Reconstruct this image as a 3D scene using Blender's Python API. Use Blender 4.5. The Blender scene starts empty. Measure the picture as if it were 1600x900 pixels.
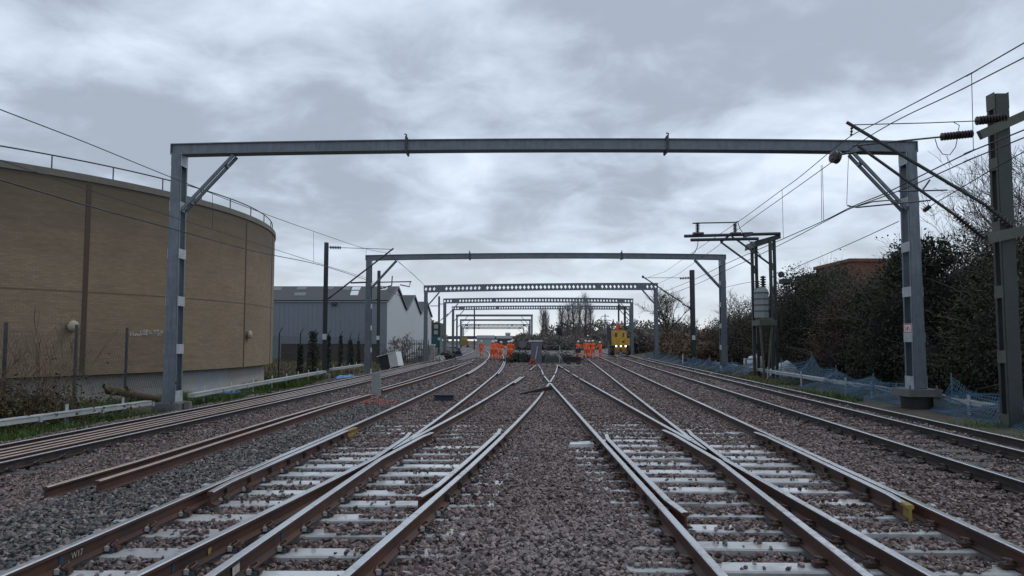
import bpy, bmesh, math, random
import numpy as np
from mathutils import Vector, Matrix

random.seed(7); RNG = np.random.default_rng(7)
PI = math.pi
scene = bpy.context.scene
COL = scene.collection

# ------------------------------------------------------------------ camera, sky, sun, exposure
CAM_H = 1.85; FPX = 1170.0; TILT = math.atan(82 / FPX)
cd = bpy.data.cameras.new('camera'); cam = bpy.data.objects.new('camera', cd); COL.objects.link(cam)
cam.location = (0, 0, CAM_H); cam.rotation_euler = (PI / 2 + TILT, 0, 0)
cd.sensor_width = 36.0; cd.lens = FPX / 1600 * 36.0; cd.clip_start = 0.1; cd.clip_end = 5000
scene.camera = cam
scene.view_settings.view_transform = 'Standard'; scene.view_settings.look = 'None'
scene.view_settings.exposure = 0.32; scene.view_settings.gamma = 1.0
scene.view_settings.use_curve_mapping = False

SUN_EL, SUN_AZ = math.radians(52), math.radians(60)      # azimuth clockwise from +Y
world = bpy.data.worlds.new('World'); scene.world = world; world.use_nodes = True
wt = world.node_tree; wn = wt.nodes; wl = wt.links; wn.clear()


def wnode(t, **kw):
    n = wn.new(t)
    for k, v in kw.items():
        setattr(n, k, v)
    return n


def wmath(op, a, b=None, clamp=False):
    n = wn.new('ShaderNodeMath'); n.operation = op; n.use_clamp = clamp
    for i, v in enumerate((a, b)):
        if v is None: continue
        if isinstance(v, (int, float)): n.inputs[i].default_value = v
        else: wl.new(v, n.inputs[i])
    return n.outputs[0]


def wmix(f, a, b):
    n = wn.new('ShaderNodeMix'); n.data_type = 'RGBA'
    for s, v in ((n.inputs[0], f), (n.inputs[6], a), (n.inputs[7], b)):
        if isinstance(v, (int, float)): s.default_value = v
        elif isinstance(v, tuple): s.default_value = (*v, 1)
        else: wl.new(v, s)
    return n.outputs[2]


def wnoise(vec, scale, detail, rough, dist=0.0, off=(0, 0, 0)):
    m = wn.new('ShaderNodeMapping'); m.inputs['Location'].default_value = off
    wl.new(vec, m.inputs['Vector'])
    n = wn.new('ShaderNodeTexNoise'); n.inputs['Scale'].default_value = scale
    n.inputs['Detail'].default_value = detail; n.inputs['Roughness'].default_value = rough
    n.inputs['Distortion'].default_value = dist
    wl.new(m.outputs[0], n.inputs['Vector'])
    return n.outputs[0]


def wramp(v, lo, hi):
    n = wn.new('ShaderNodeMapRange'); n.interpolation_type = 'SMOOTHSTEP'
    n.inputs['From Min'].default_value = lo; n.inputs['From Max'].default_value = hi
    wl.new(v, n.inputs['Value'])
    return n.outputs[0]


sky = wnode('ShaderNodeTexSky', sky_type='NISHITA', sun_disc=False)
sky.sun_elevation = SUN_EL; sky.sun_rotation = SUN_AZ; sky.air_density = 1.2; sky.dust_density = 2.0
tc = wnode('ShaderNodeTexCoord')
sep = wnode('ShaderNodeSeparateXYZ'); wl.new(tc.outputs['Generated'], sep.inputs[0])
zc = wmath('MAXIMUM', sep.outputs[2], 0.0)
den = wmath('ADD', zc, 0.30)
cmb = wnode('ShaderNodeCombineXYZ')
wl.new(wmath('DIVIDE', sep.outputs[0], den), cmb.inputs[0])
wl.new(wmath('DIVIDE', sep.outputs[1], den), cmb.inputs[1])
P = cmb.outputs[0]
n1 = wnoise(P, 1.9, 9, 0.50, 0.30, (3.1, 1.7, 0))
n2 = wnoise(P, 5.2, 8, 0.55, 0.35, (9.4, 4.2, 2))
n3 = wnoise(P, 0.8, 4, 0.5, 0.0, (1.2, 7.7, 5))
mixn = wmath('ADD', wmath('ADD', wmath('MULTIPLY', n1, 0.48), wmath('MULTIPLY', n2, 0.37)), wmath('MULTIPLY', n3, 0.25))
c1 = wramp(mixn, 0.46, 0.62)
cl = wmix(c1, (0.325, 0.375, 0.45), (0.515, 0.595, 0.71))
c2 = wramp(mixn, 0.58, 0.70)
cl = wmix(c2, cl, (0.67, 0.75, 0.85))
hz = wramp(sep.outputs[2], 0.20, 0.0)
cl = wmix(wmath('MULTIPLY', hz, 0.65), cl, (0.66, 0.72, 0.78))
hz2 = wramp(sep.outputs[2], 0.045, 0.0)
cl = wmix(wmath('MULTIPLY', hz2, 0.6), cl, (0.80, 0.80, 0.77))
up = wnode('ShaderNodeVectorMath', operation='SCALE'); up.inputs['Scale'].default_value = 10.0
wl.new(cl, up.inputs[0])
full = wmix(0.94, sky.outputs[0], up.outputs[0])
bg = wnode('ShaderNodeBackground'); bg.inputs['Strength'].default_value = 0.1
wl.new(full, bg.inputs['Color'])
wo = wnode('ShaderNodeOutputWorld'); wl.new(bg.outputs[0], wo.inputs['Surface'])

sd = bpy.data.lights.new('sun', 'SUN'); sd.energy = 0.6; sd.angle = math.radians(20); sd.color = (1.0, 0.96, 0.9)
sun = bpy.data.objects.new('sun', sd); COL.objects.link(sun)
sdir = Vector((math.sin(SUN_AZ) * math.cos(SUN_EL), math.cos(SUN_AZ) * math.cos(SUN_EL), math.sin(SUN_EL)))
sun.rotation_euler = (-sdir).to_track_quat('-Z', 'Y').to_euler()
sun.location = (0, 0, 60)

_c, _s = math.cos(TILT), math.sin(TILT)


def at(px, py, Y):
    """world point on the vertical plane y=Y seen at photo position px,py"""
    u = (px - 800) / FPX; v = (450 - py) / FPX
    t = Y / (_c - v * _s)
    return Vector((u * t, Y, CAM_H + (_s + v * _c) * t))


def atz(px, py, z):
    u = (px - 800) / FPX; v = (450 - py) / FPX
    t = (z - CAM_H) / (_s + v * _c)
    return Vector((u * t, (_c - v * _s) * t, z))


# ------------------------------------------------------------------ materials
MATS = {}


class NT:
    def __init__(s, name):
        s.m = bpy.data.materials.new(name); s.m.use_nodes = True
        s.t = s.m.node_tree; s.n = s.t.nodes; s.l = s.t.links
        s.b = s.n['Principled BSDF']; MATS[name] = s.m

    def node(s, t, **kw):
        n = s.n.new(t)
        for k, v in kw.items(): setattr(n, k, v)
        return n

    def coord(s, kind='Object'):
        if kind == 'Position':
            return s.node('ShaderNodeNewGeometry').outputs['Position']
        return s.node('ShaderNodeTexCoord').outputs[kind]

    def mapping(s, vec, scale=(1, 1, 1), rot=(0, 0, 0)):
        m = s.node('ShaderNodeMapping'); m.inputs['Scale'].default_value = scale; m.inputs['Rotation'].default_value = rot
        s.l.new(vec, m.inputs['Vector']); return m.outputs[0]

    def noise(s, vec, scale, detail=4, rough=0.55):
        n = s.node('ShaderNodeTexNoise'); n.inputs['Scale'].default_value = scale
        n.inputs['Detail'].default_value = detail; n.inputs['Roughness'].default_value = rough
        s.l.new(vec, n.inputs['Vector']); return n.outputs[0]

    def rng(s, v, lo, hi, a=0.0, b=1.0):
        n = s.node('ShaderNodeMapRange'); n.inputs['From Min'].default_value = lo; n.inputs['From Max'].default_value = hi
        n.inputs['To Min'].default_value = a; n.inputs['To Max'].default_value = b
        s.l.new(v, n.inputs['Value']); return n.outputs[0]

    def math(s, op, a, b=None):
        n = s.node('ShaderNodeMath', operation=op)
        for i, v in enumerate((a, b)):
            if v is None: continue
            if isinstance(v, (int, float)): n.inputs[i].default_value = v
            else: s.l.new(v, n.inputs[i])
        return n.outputs[0]

    def mix(s, f, a, b, mode='MIX'):
        n = s.node('ShaderNodeMix', data_type='RGBA', blend_type=mode)
        for k, v in ((n.inputs[0], f), (n.inputs[6], a), (n.inputs[7], b)):
            if isinstance(v, (int, float)): k.default_value = v
            elif isinstance(v, tuple): k.default_value = (*v, 1)
            else: s.l.new(v, k)
        return n.outputs[2]

    def ramp(s, v, stops):
        n = s.node('ShaderNodeValToRGB'); e = n.color_ramp.elements
        while len(e) < len(stops): e.new(0.5)
        for q, (p, c) in zip(e, stops): q.position = p; q.color = (*c, 1)
        s.l.new(v, n.inputs[0]); return n.outputs[0]

    def bump(s, h, strength, dist):
        n = s.node('ShaderNodeBump'); n.inputs['Strength'].default_value = strength; n.inputs['Distance'].default_value = dist
        s.l.new(h, n.inputs['Height']); s.l.new(n.outputs[0], s.b.inputs['Normal'])

    def set(s, **kw):
        for k, v in kw.items():
            k = {'color': 'Base Color', 'rough': 'Roughness', 'metal': 'Metallic', 'spec': 'Specular IOR Level'}.get(k, k)
            i = s.b.inputs[k]
            if isinstance(v, tuple): i.default_value = (*v, 1)
            elif isinstance(v, (int, float)): i.default_value = v
            else: s.l.new(v, i)
        return s


def plain(name, col, rough=0.6, metal=0.0, var=0.25, scale=3.0, bump=0.0):
    """a paint/metal/concrete with blotchy wear"""
    t = NT(name); o = t.coord('Position')
    a = t.noise(o, scale, 6, 0.6); b = t.noise(o, scale * 9, 3, 0.6)
    k = t.math('ADD', t.math('MULTIPLY', a, 0.65), t.math('MULTIPLY', b, 0.35))
    lo = tuple(c * (1 - var) for c in col); hi = tuple(min(1, c * (1 + var)) for c in col)
    t.set(color=t.mix(t.rng(k, 0.3, 0.7), lo, hi), rough=t.rng(a, 0.3, 0.7, max(0.05, rough - 0.1), min(1, rough + 0.1)), metal=metal)
    if bump: t.bump(b, bump, 0.01)
    return t.m


# wet ballast stone
t = NT('stone'); oi = t.node('ShaderNodeObjectInfo'); pos = t.coord('Position')
sx = t.node('ShaderNodeSeparateXYZ'); t.l.new(pos, sx.inputs[0])
warm = t.ramp(oi.outputs['Random'], [(0.0, (0.040, 0.027, 0.026)), (0.25, (0.112, 0.072, 0.064)), (0.55, (0.180, 0.121, 0.108)), (0.87, (0.250, 0.178, 0.160)), (1.0, (0.38, 0.30, 0.28))])
cool = t.ramp(oi.outputs['Random'], [(0.0, (0.028, 0.032, 0.036)), (0.35, (0.078, 0.084, 0.090)), (0.7, (0.150, 0.122, 0.116)), (1.0, (0.32, 0.29, 0.285))])
pn = t.noise(pos, 0.45, 3, 0.5)
xk = t.math('ADD', sx.outputs[0], t.math('MULTIPLY', t.math('SUBTRACT', pn, 0.5), 4.0))
inl = t.math('MULTIPLY', t.rng(xk, -2.6, -3.6), t.rng(xk, -6.3, -5.6))
c = t.mix(t.math('MULTIPLY', inl, 0.85), warm, cool)
fine = t.noise(pos, 60, 4, 0.6)
c = t.mix(0.55, c, t.mix(t.rng(fine, 0.3, 0.7), (0.35, 0.35, 0.35), (1.0, 1.0, 1.0)), 'MULTIPLY')
dv = t.node('ShaderNodeVectorMath', operation='DISTANCE'); t.l.new(pos, dv.inputs[0]); dv.inputs[1].default_value = (0.4, 6.7, 0)   # dry dusty patch
dust = t.math('MULTIPLY', t.rng(t.math('ADD', dv.outputs['Value'], t.math('MULTIPLY', t.noise(pos, 1.6, 3, 0.5), 1.6)), 2.4, 0.9), 0.40)
c = t.mix(dust, c, (0.34, 0.31, 0.30))
strip = t.math('MULTIPLY', t.rng(xk, -0.9, 0.2), t.rng(xk, 1.6, 0.9))
c = t.mix(t.math('MULTIPLY', strip, 0.22), c, (0.25, 0.205, 0.195))
t.set(color=c, rough=t.rng(fine, 0.3, 0.7, 0.36, 0.62)); t.b.inputs['Specular IOR Level'].default_value = 0.45

# ballast sheet under / beyond the stones
t = NT('ballast'); pos = t.coord('Position')
v = t.node('ShaderNodeTexVoronoi'); v.inputs['Scale'].default_value = 15.0; t.l.new(pos, v.inputs['Vector'])
v2 = t.node('ShaderNodeTexVoronoi'); v2.inputs['Scale'].default_value = 6.0; t.l.new(pos, v2.inputs['Vector'])
vr = t.node('ShaderNodeSeparateColor'); t.l.new(v.outputs['Color'], vr.inputs[0])
c = t.ramp(vr.outputs[0], [(0.0, (0.035, 0.027, 0.027)), (0.45, (0.10, 0.075, 0.072)), (0.8, (0.165, 0.125, 0.118)), (1.0, (0.28, 0.22, 0.21))])
big = t.noise(pos, 0.35, 4, 0.6)
c = t.mix(t.rng(big, 0.35, 0.7, 0.0, 0.5), c, (0.07, 0.066, 0.068))
t.set(color=c, rough=0.6)
t.bump(t.math('SUBTRACT', 1.0, v.outputs['Distance']), 0.9, 0.04)

t = NT('concrete_wet'); pos = t.coord('Position')
a = t.noise(pos, 2.2, 5, 0.6); b = t.noise(pos, 25, 4, 0.6)
c = t.mix(t.rng(a, 0.33, 0.52), (0.33, 0.33, 0.32), (0.60, 0.615, 0.62))
ob = t.node('ShaderNodeObjectInfo')
c = t.mix(t.rng(ob.outputs['Random'], 0.55, 1.0, 0.0, 0.55), c, (0.20, 0.195, 0.185))
c = t.mix(t.rng(b, 0.58, 0.72, 0.0, 0.4), c, (0.17, 0.155, 0.145))
t.set(color=c, rough=t.rng(a, 0.35, 0.60, 0.34, 0.10)); t.bump(b, 0.10, 0.003)
t.b.inputs['Specular IOR Level'].default_value = 0.7

t = NT('sleeper_old'); pos = t.coord('Position')
a = t.noise(t.mapping(pos, (1, 8, 1)), 3, 6, 0.65)
t.set(color=t.mix(t.rng(a, 0.35, 0.7), (0.035, 0.033, 0.031), (0.12, 0.115, 0.105)), rough=0.5); t.bump(a, 0.4, 0.01)

t = NT('rail_rust'); pos = t.coord('Position')
a = t.noise(pos, 1.6, 6, 0.65); b = t.noise(t.mapping(pos, (6, 1, 6)), 7, 5, 0.65)
c = t.mix(t.rng(a, 0.35, 0.65), (0.036, 0.022, 0.018), (0.100, 0.040, 0.025))
c = t.mix(t.rng(b, 0.45, 0.7, 0, 0.7), c, (0.045, 0.030, 0.025))
t.set(color=c, rough=0.62); t.bump(b, 0.2, 0.004)

t = NT('rail_dark'); pos = t.coord('Position')
b = t.noise(pos, 5, 5, 0.65)
t.set(color=t.mix(t.rng(b, 0.35, 0.7), (0.022, 0.018, 0.018), (0.06, 0.042, 0.036)), rough=0.5)

t = NT('rail_head'); pos = t.coord('Position')
b = t.noise(pos, 9, 6, 0.7); a = t.noise(pos, 0.7, 4, 0.6)
sy = t.node('ShaderNodeSeparateXYZ'); t.l.new(pos, sy.inputs[0])
k = t.rng(t.math('ADD', t.math('MULTIPLY', b, 0.6), t.math('MULTIPLY', a, 0.4)), 0.50, 0.66)
t.set(color=t.mix(k, (0.66, 0.665, 0.675), (0.36, 0.30, 0.28)), rough=t.rng(k, 0, 1, 0.24, 0.46), metal=t.rng(k, 0, 1, 0.92, 0.6))

t = NT('rail_head_rusty'); pos = t.coord('Position')
b = t.noise(pos, 6, 6, 0.7)
t.set(color=t.mix(t.rng(b, 0.3, 0.7), (0.42, 0.30, 0.26), (0.62, 0.52, 0.48)), rough=0.36, metal=0.6)

t = NT('galvanised'); pos = t.coord('Position')
b = t.noise(pos, 3.5, 6, 0.65); s2 = t.noise(t.mapping(pos, (7, 7, 0.6)), 2.0, 4, 0.6)
k = t.math('ADD', t.math('MULTIPLY', b, 0.5), t.math('MULTIPLY', s2, 0.5))
t.set(color=t.mix(t.rng(k, 0.35, 0.65), (0.105, 0.128, 0.152), (0.185, 0.215, 0.245)), rough=0.5, metal=0.25)
t = NT('galvanised_bright'); pos = t.coord('Position')
b = t.noise(pos, 3.5, 6, 0.65)
t.set(color=t.mix(t.rng(b, 0.35, 0.65), (0.30, 0.34, 0.37), (0.46, 0.50, 0.53)), rough=0.5, metal=0.15)
plain('green_steel', (0.050, 0.058, 0.058), 0.55, 0.2, 0.35, 2.5)
plain('moss_steel', (0.095, 0.105, 0.082), 0.6, 0.1, 0.4, 3.5)
plain('dark_steel', (0.055, 0.06, 0.066), 0.5, 0.3, 0.35, 3)
plain('insulator', (0.035, 0.022, 0.022), 0.3, 0.0, 0.3, 6)
plain('wire', (0.05, 0.055, 0.06), 0.5, 0.6, 0.2, 2)
plain('clip_rust', (0.075, 0.04, 0.032), 0.55, 0.2, 0.3, 9)
plain('white_nylon', (0.42, 0.40, 0.36), 0.5, 0, 0.15, 9)
plain('blue_nylon', (0.03, 0.065, 0.10), 0.5, 0, 0.15, 9)
plain('concrete', (0.33, 0.325, 0.30), 0.8, 0, 0.3, 1.2, 0.2)
plain('concrete_dark', (0.14, 0.145, 0.145), 0.75, 0, 0.35, 2.0, 0.2)
plain('trough_grey', (0.40, 0.42, 0.42), 0.5, 0, 0.25, 1.6)
plain('orange', (1.0, 0.125, 0.022), 0.7, 0, 0.12, 8)
plain('orange_dull', (0.62, 0.08, 0.03), 0.75, 0, 0.2, 8)
plain('skin', (0.42, 0.26, 0.19), 0.6, 0, 0.08, 9)
plain('reflective', (0.80, 0.42, 0.30), 0.4, 0, 0.1, 9)
plain('boot', (0.025, 0.022, 0.02), 0.6, 0, 0.2, 9)
plain('helmet_white', (0.78, 0.78, 0.76), 0.35, 0, 0.06, 5)
plain('helmet_blue', (0.05, 0.12, 0.35), 0.35, 0, 0.06, 5)
plain('navy', (0.02, 0.024, 0.045), 0.7, 0, 0.2, 6)
plain('yellow', (0.52, 0.29, 0.03), 0.5, 0, 0.5, 4)
plain('yellow_dirty', (0.26, 0.155, 0.035), 0.6, 0, 0.5, 4)
plain('yellow_mark', (0.26, 0.185, 0.045), 0.7, 0, 0.6, 14)
plain('white_mark', (0.42, 0.39, 0.36), 0.8, 0, 0.5, 30)
plain('blue_mark', (0.025, 0.05, 0.10), 0.7, 0, 0.3, 20)
plain('rubber', (0.02, 0.02, 0.022), 0.7, 0, 0.2, 5)
plain('glass_dark', (0.02, 0.025, 0.03), 0.1, 0, 0.2, 2)
plain('white_paint', (0.66, 0.68, 0.68), 0.5, 0, 0.12, 3)
plain('sign_red', (0.50, 0.045, 0.05), 0.5, 0, 0.15, 8)
plain('blue_sheet', (0.05, 0.20, 0.55), 0.45, 0, 0.2, 4)
plain('blue_net', (0.055, 0.125, 0.20), 0.6, 0, 0.35, 1.5)
plain('orange_cord', (0.50, 0.10, 0.05), 0.6, 0, 0.2, 6)
plain('bark', (0.075, 0.060, 0.048), 0.9, 0, 0.35, 6)
plain('bark_pale', (0.13, 0.105, 0.088), 0.9, 0, 0.35, 6)
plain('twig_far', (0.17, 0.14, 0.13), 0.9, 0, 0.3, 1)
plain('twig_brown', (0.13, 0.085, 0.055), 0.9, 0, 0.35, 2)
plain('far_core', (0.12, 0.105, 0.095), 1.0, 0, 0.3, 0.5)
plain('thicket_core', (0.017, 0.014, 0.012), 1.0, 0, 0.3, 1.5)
plain('cladding_grey', (0.215, 0.245, 0.275), 0.55, 0, 0.08, 0.25)
plain('cladding_pale', (0.44, 0.475, 0.50), 0.55, 0, 0.10, 0.3)
plain('roof_dark', (0.050, 0.052, 0.058), 0.75, 0, 0.35, 0.5)
plain('roof_pale', (0.15, 0.155, 0.16), 0.75, 0, 0.35, 0.5)
plain('rooflight', (0.62, 0.66, 0.68), 0.35, 0, 0.12, 0.8)
plain('brown_wall', (0.075, 0.062, 0.056), 0.85, 0, 0.35, 0.7)
plain('palisade', (0.05, 0.05, 0.048), 0.7, 0, 0.3, 1)
plain('teal', (0.045, 0.13, 0.14), 0.5, 0, 0.3, 0.7)
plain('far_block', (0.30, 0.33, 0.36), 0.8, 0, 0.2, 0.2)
plain('far_green', (0.065, 0.085, 0.055), 0.9, 0, 0.35, 0.3)
plain('bridge_brown', (0.105, 0.085, 0.095), 0.85, 0, 0.25, 0.2)
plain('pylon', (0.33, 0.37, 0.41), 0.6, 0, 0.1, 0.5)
plain('cabinet', (0.16, 0.155, 0.19), 0.5, 0, 0.25, 4)
plain('transformer', (0.25, 0.28, 0.275), 0.45, 0.0, 0.15, 2)
plain('tarp_green', (0.026, 0.038, 0.033), 0.5, 0, 0.4, 3)
plain('timber', (0.10, 0.07, 0.045), 0.8, 0, 0.4, 5)
plain('timber_pale', (0.42, 0.40, 0.37), 0.7, 0, 0.25, 4)
plain('graffiti', (0.30, 0.26, 0.40), 0.6, 0, 0.3, 7)

t = NT('lamp_white'); t.set(color=(0.8, 0.8, 0.75)); t.b.inputs['Emission Color'].default_value = (1, 0.95, 0.85, 1); t.b.inputs['Emission Strength'].default_value = 2.5
t = NT('lamp_red'); t.set(color=(0.8, 0.1, 0.05)); t.b.inputs['Emission Color'].default_value = (1, 0.12, 0.06, 1); t.b.inputs['Emission Strength'].default_value = 0.9

# yellow stock brick on the round wall (bricks are about 3 px here): cylindrical coordinates from the wall's own axis
TANK_C = Vector((-30.99, 36.3, 0)); TANK_R = 18.5
t = NT('brick'); o = t.coord('Object'); sp = t.node('ShaderNodeSeparateXYZ'); t.l.new(o, sp.inputs[0])
ang = t.math('MULTIPLY', t.math('ARCTAN2', sp.outputs[1], sp.outputs[0]), TANK_R)
cb = t.node('ShaderNodeCombineXYZ'); t.l.new(ang, cb.inputs[0]); t.l.new(sp.outputs[2], cb.inputs[1])
br = t.node('ShaderNodeTexBrick'); t.l.new(cb.outputs[0], br.inputs['Vector'])
br.inputs['Scale'].default_value = 1.0; br.inputs['Brick Width'].default_value = 0.225; br.inputs['Row Height'].default_value = 0.075
br.inputs['Mortar Size'].default_value = 0.006; br.inputs['Bias'].default_value = -0.1
br.inputs['Color1'].default_value = (0.250, 0.186, 0.120, 1); br.inputs['Color2'].default_value = (0.315, 0.238, 0.155, 1); br.inputs['Mortar'].default_value = (0.17, 0.14, 0.105, 1)
st = t.noise(t.mapping(o, (0.25, 0.25, 1.6)), 0.9, 6, 0.6); st2 = t.noise(o, 0.35, 5, 0.6)
st3 = t.noise(t.mapping(cb.outputs[0], (1, 9, 1)), 0.8, 4, 0.6)
c = t.mix(t.rng(st2, 0.35, 0.7, 0.0, 0.5), br.outputs['Color'], (0.16, 0.115, 0.072))
c = t.mix(t.rng(st3, 0.5, 0.75, 0.0, 0.45), c, (0.13, 0.092, 0.06))
topd = t.rng(t.math('ADD', sp.outputs[2], t.math('MULTIPLY', st, 2.4)), 5.6, 8.8, 0.0, 0.85)     # weather staining below the coping
c = t.mix(topd, c, (0.088, 0.068, 0.048))
t.set(color=c, rough=0.85); t.bump(br.outputs['Fac'], -0.5, 0.006)
plain('string_brick', (0.145, 0.105, 0.07), 0.85, 0, 0.4, 1.5)
plain('lamp_cream', (0.36, 0.31, 0.23), 0.5, 0, 0.2, 4)
plain('tank_concrete', (0.40, 0.385, 0.35), 0.85, 0, 0.22, 0.8, 0.15)
plain('coping', (0.155, 0.145, 0.125), 0.85, 0, 0.3, 0.6)
plain('joint_strip', (0.075, 0.052, 0.038), 0.8, 0, 0.25, 1.5)
plain('brick_red', (0.17, 0.082, 0.055), 0.85, 0, 0.35, 3)

t = NT('earth'); pos = t.coord('Position')
a = t.noise(pos, 0.25, 6, 0.6); b = t.noise(pos, 3.0, 6, 0.65)
c = t.mix(t.rng(b, 0.35, 0.65), (0.030, 0.025, 0.020), (0.085, 0.068, 0.048))
c = t.mix(t.rng(a, 0.42, 0.6), c, t.mix(t.rng(b, 0.3, 0.7), (0.030, 0.040, 0.018), (0.065, 0.072, 0.034)))
t.set(color=c, rough=0.95); t.bump(b, 0.7, 0.06)


def leafmat(name, stops, rough=0.75):
    t = NT(name); at_ = t.node('ShaderNodeAttribute'); at_.attribute_name = 'tint'
    t.set(color=t.ramp(at_.outputs['Fac'], stops), rough=rough); t.b.inputs['Specular IOR Level'].default_value = 0.25
    return t.m


leafmat('leaf_ivy', [(0, (0.022, 0.028, 0.020)), (0.45, (0.046, 0.056, 0.036)), (0.75, (0.070, 0.080, 0.048)), (0.86, (0.085, 0.062, 0.042)), (1, (0.13, 0.095, 0.065))])
leafmat('leaf_bramble', [(0, (0.040, 0.031, 0.025)), (0.5, (0.088, 0.062, 0.047)), (0.85, (0.060, 0.064, 0.042)), (1, (0.16, 0.115, 0.08))])
leafmat('leaf_reed', [(0, (0.07, 0.046, 0.032)), (0.5, (0.13, 0.085, 0.055)), (1, (0.20, 0.145, 0.095))], 0.8)
leafmat('leaf_shrub', [(0, (0.05, 0.045, 0.025)), (0.5, (0.075, 0.070, 0.036)), (1, (0.11, 0.095, 0.05))], 0.7)
leafmat('blade_green', [(0, (0.040, 0.072, 0.016)), (0.5, (0.070, 0.120, 0.028)), (1, (0.13, 0.165, 0.05))], 0.6)
leafmat('blade_dry', [(0, (0.10, 0.095, 0.04)), (0.5, (0.17, 0.15, 0.075)), (1, (0.24, 0.21, 0.12))], 0.7)
leafmat('leaf_hazed', [(0, (0.12, 0.108, 0.098)), (0.5, (0.18, 0.158, 0.142)), (1, (0.20, 0.19, 0.155))], 0.8)  # distance haze put into the leaf colour, paler than the foliage itself

# ------------------------------------------------------------------ mesh helpers


class MB:
    def __init__(s): s.v = []; s.f = []; s.mi = []

    def add(s, vs, fs, m=0):
        o = len(s.v); s.v.extend(tuple(p) for p in vs)
        s.f.extend(tuple(i + o for i in f) for f in fs); s.mi.extend([m] * len(fs)); return s

    def box(s, x0, x1, y0, y1, z0, z1, m=0):
        return s.add([(x0, y0, z0), (x1, y0, z0), (x1, y1, z0), (x0, y1, z0), (x0, y0, z1), (x1, y0, z1), (x1, y1, z1), (x0, y1, z1)],
                     [(0, 3, 2, 1), (4, 5, 6, 7), (0, 1, 5, 4), (1, 2, 6, 5), (2, 3, 7, 6), (3, 0, 4, 7)], m)

    def hexa(s, b, tp, m=0):
        return s.add(list(b) + list(tp), [(0, 3, 2, 1), (4, 5, 6, 7), (0, 1, 5, 4), (1, 2, 6, 5), (2, 3, 7, 6), (3, 0, 4, 7)], m)

    def bar(s, a, b, w, h, m=0, upv=(0, 0, 1)):
        a = Vector(a); b = Vector(b); d = (b - a).normalized(); u = Vector(upv)
        if abs(d.dot(u)) > 0.98: u = Vector((0, 1, 0))
        x = d.cross(u).normalized() * (w / 2); y = x.cross(d).normalized() * (h / 2)
        return s.hexa([a - x - y, a + x - y, a + x + y, a - x + y], [b - x - y, b + x - y, b + x + y, b - x + y], m)

    def tube(s, pts, r, n=6, m=0, caps=True):
        pts = [Vector(p) for p in pts]; k = len(pts)
        rs = r if isinstance(r, (list, tuple)) else [r] * k
        o = len(s.v); prev = None
        for i, p in enumerate(pts):
            d = (pts[min(i + 1, k - 1)] - pts[max(i - 1, 0)])
            d = d.normalized() if d.length > 1e-9 else Vector((0, 0, 1))
            if prev is None:
                u = Vector((0, 0, 1)) if abs(d.z) < 0.9 else Vector((1, 0, 0))
            else: u = prev
            x = (u - d * u.dot(d)).normalized(); prev = x; y = d.cross(x)
            for j in range(n):
                a = 2 * PI * j / n
                s.v.append(tuple(p + (x * math.cos(a) + y * math.sin(a)) * rs[i]))
        for i in range(k - 1):
            for j in range(n):
                j2 = (j + 1) % n
                s.f.append((o + i * n + j, o + i * n + j2, o + (i + 1) * n + j2, o + (i + 1) * n + j)); s.mi.append(m)
        if caps and n > 2:
            s.f.append(tuple(o + j for j in reversed(range(n)))); s.mi.append(m)
            s.f.append(tuple(o + (k - 1) * n + j for j in range(n))); s.mi.append(m)
        return s

    def lathe(s, c, prof, n=16, m=0, axis=(0, 0, 1)):
        """prof: list of (radius, height) along axis from point c"""
        ax = Vector(axis).normalized(); c = Vector(c)
        u = Vector((1, 0, 0)) if abs(ax.x) < 0.9 else Vector((0, 1, 0))
        x = (u - ax * u.dot(ax)).normalized(); y = ax.cross(x); o = len(s.v)
        for r, h in prof:
            for j in range(n):
                a = 2 * PI * j / n; s.v.append(tuple(c + ax * h + (x * math.cos(a) + y * math.sin(a)) * r))
        for i in range(len(prof) - 1):
            for j in range(n):
                j2 = (j + 1) % n
                s.f.append((o + i * n + j, o + i * n + j2, o + (i + 1) * n + j2, o + (i + 1) * n + j)); s.mi.append(m)
        s.f.append(tuple(o + j for j in reversed(range(n)))); s.mi.append(m)
        s.f.append(tuple(o + (len(prof) - 1) * n + j for j in range(n))); s.mi.append(m)
        return s

    def mesh(s, name, mats, smooth=False):
        me = bpy.data.meshes.new(name); me.from_pydata(s.v, [], s.f)
        for m in ([mats] if isinstance(mats, str) else mats): me.materials.append(MATS[m])
        me.polygons.foreach_set('material_index', s.mi)
        if smooth: me.polygons.foreach_set('use_smooth', [True] * len(me.polygons))
        me.update(); return me

    def build(s, name, mats, parent=None, smooth=False, loc=None):
        return link(name, s.mesh(name, mats, smooth), parent, loc)


def link(name, me, parent=None, loc=None, rz=0.0):
    o = bpy.data.objects.new(name, me); COL.objects.link(o)
    if parent is not None: o.parent = parent
    if loc is not None: o.location = loc
    if rz: o.rotation_euler.z = rz
    return o


def tag(o, label, cat, group=None, kind=None):
    o['label'] = label; o['category'] = cat
    if group: o['group'] = group
    if kind: o['kind'] = kind
    return o


def thing(name, label, cat, loc=(0, 0, 0), rz=0.0, group=None):
    o = bpy.data.objects.new(name, None); COL.objects.link(o); o.location = loc; o.rotation_euler.z = rz
    o.empty_display_size = 0.2
    return tag(o, label, cat, group)


def structure(name, me):
    o = link(name, me); o['kind'] = 'structure'; return o


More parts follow.
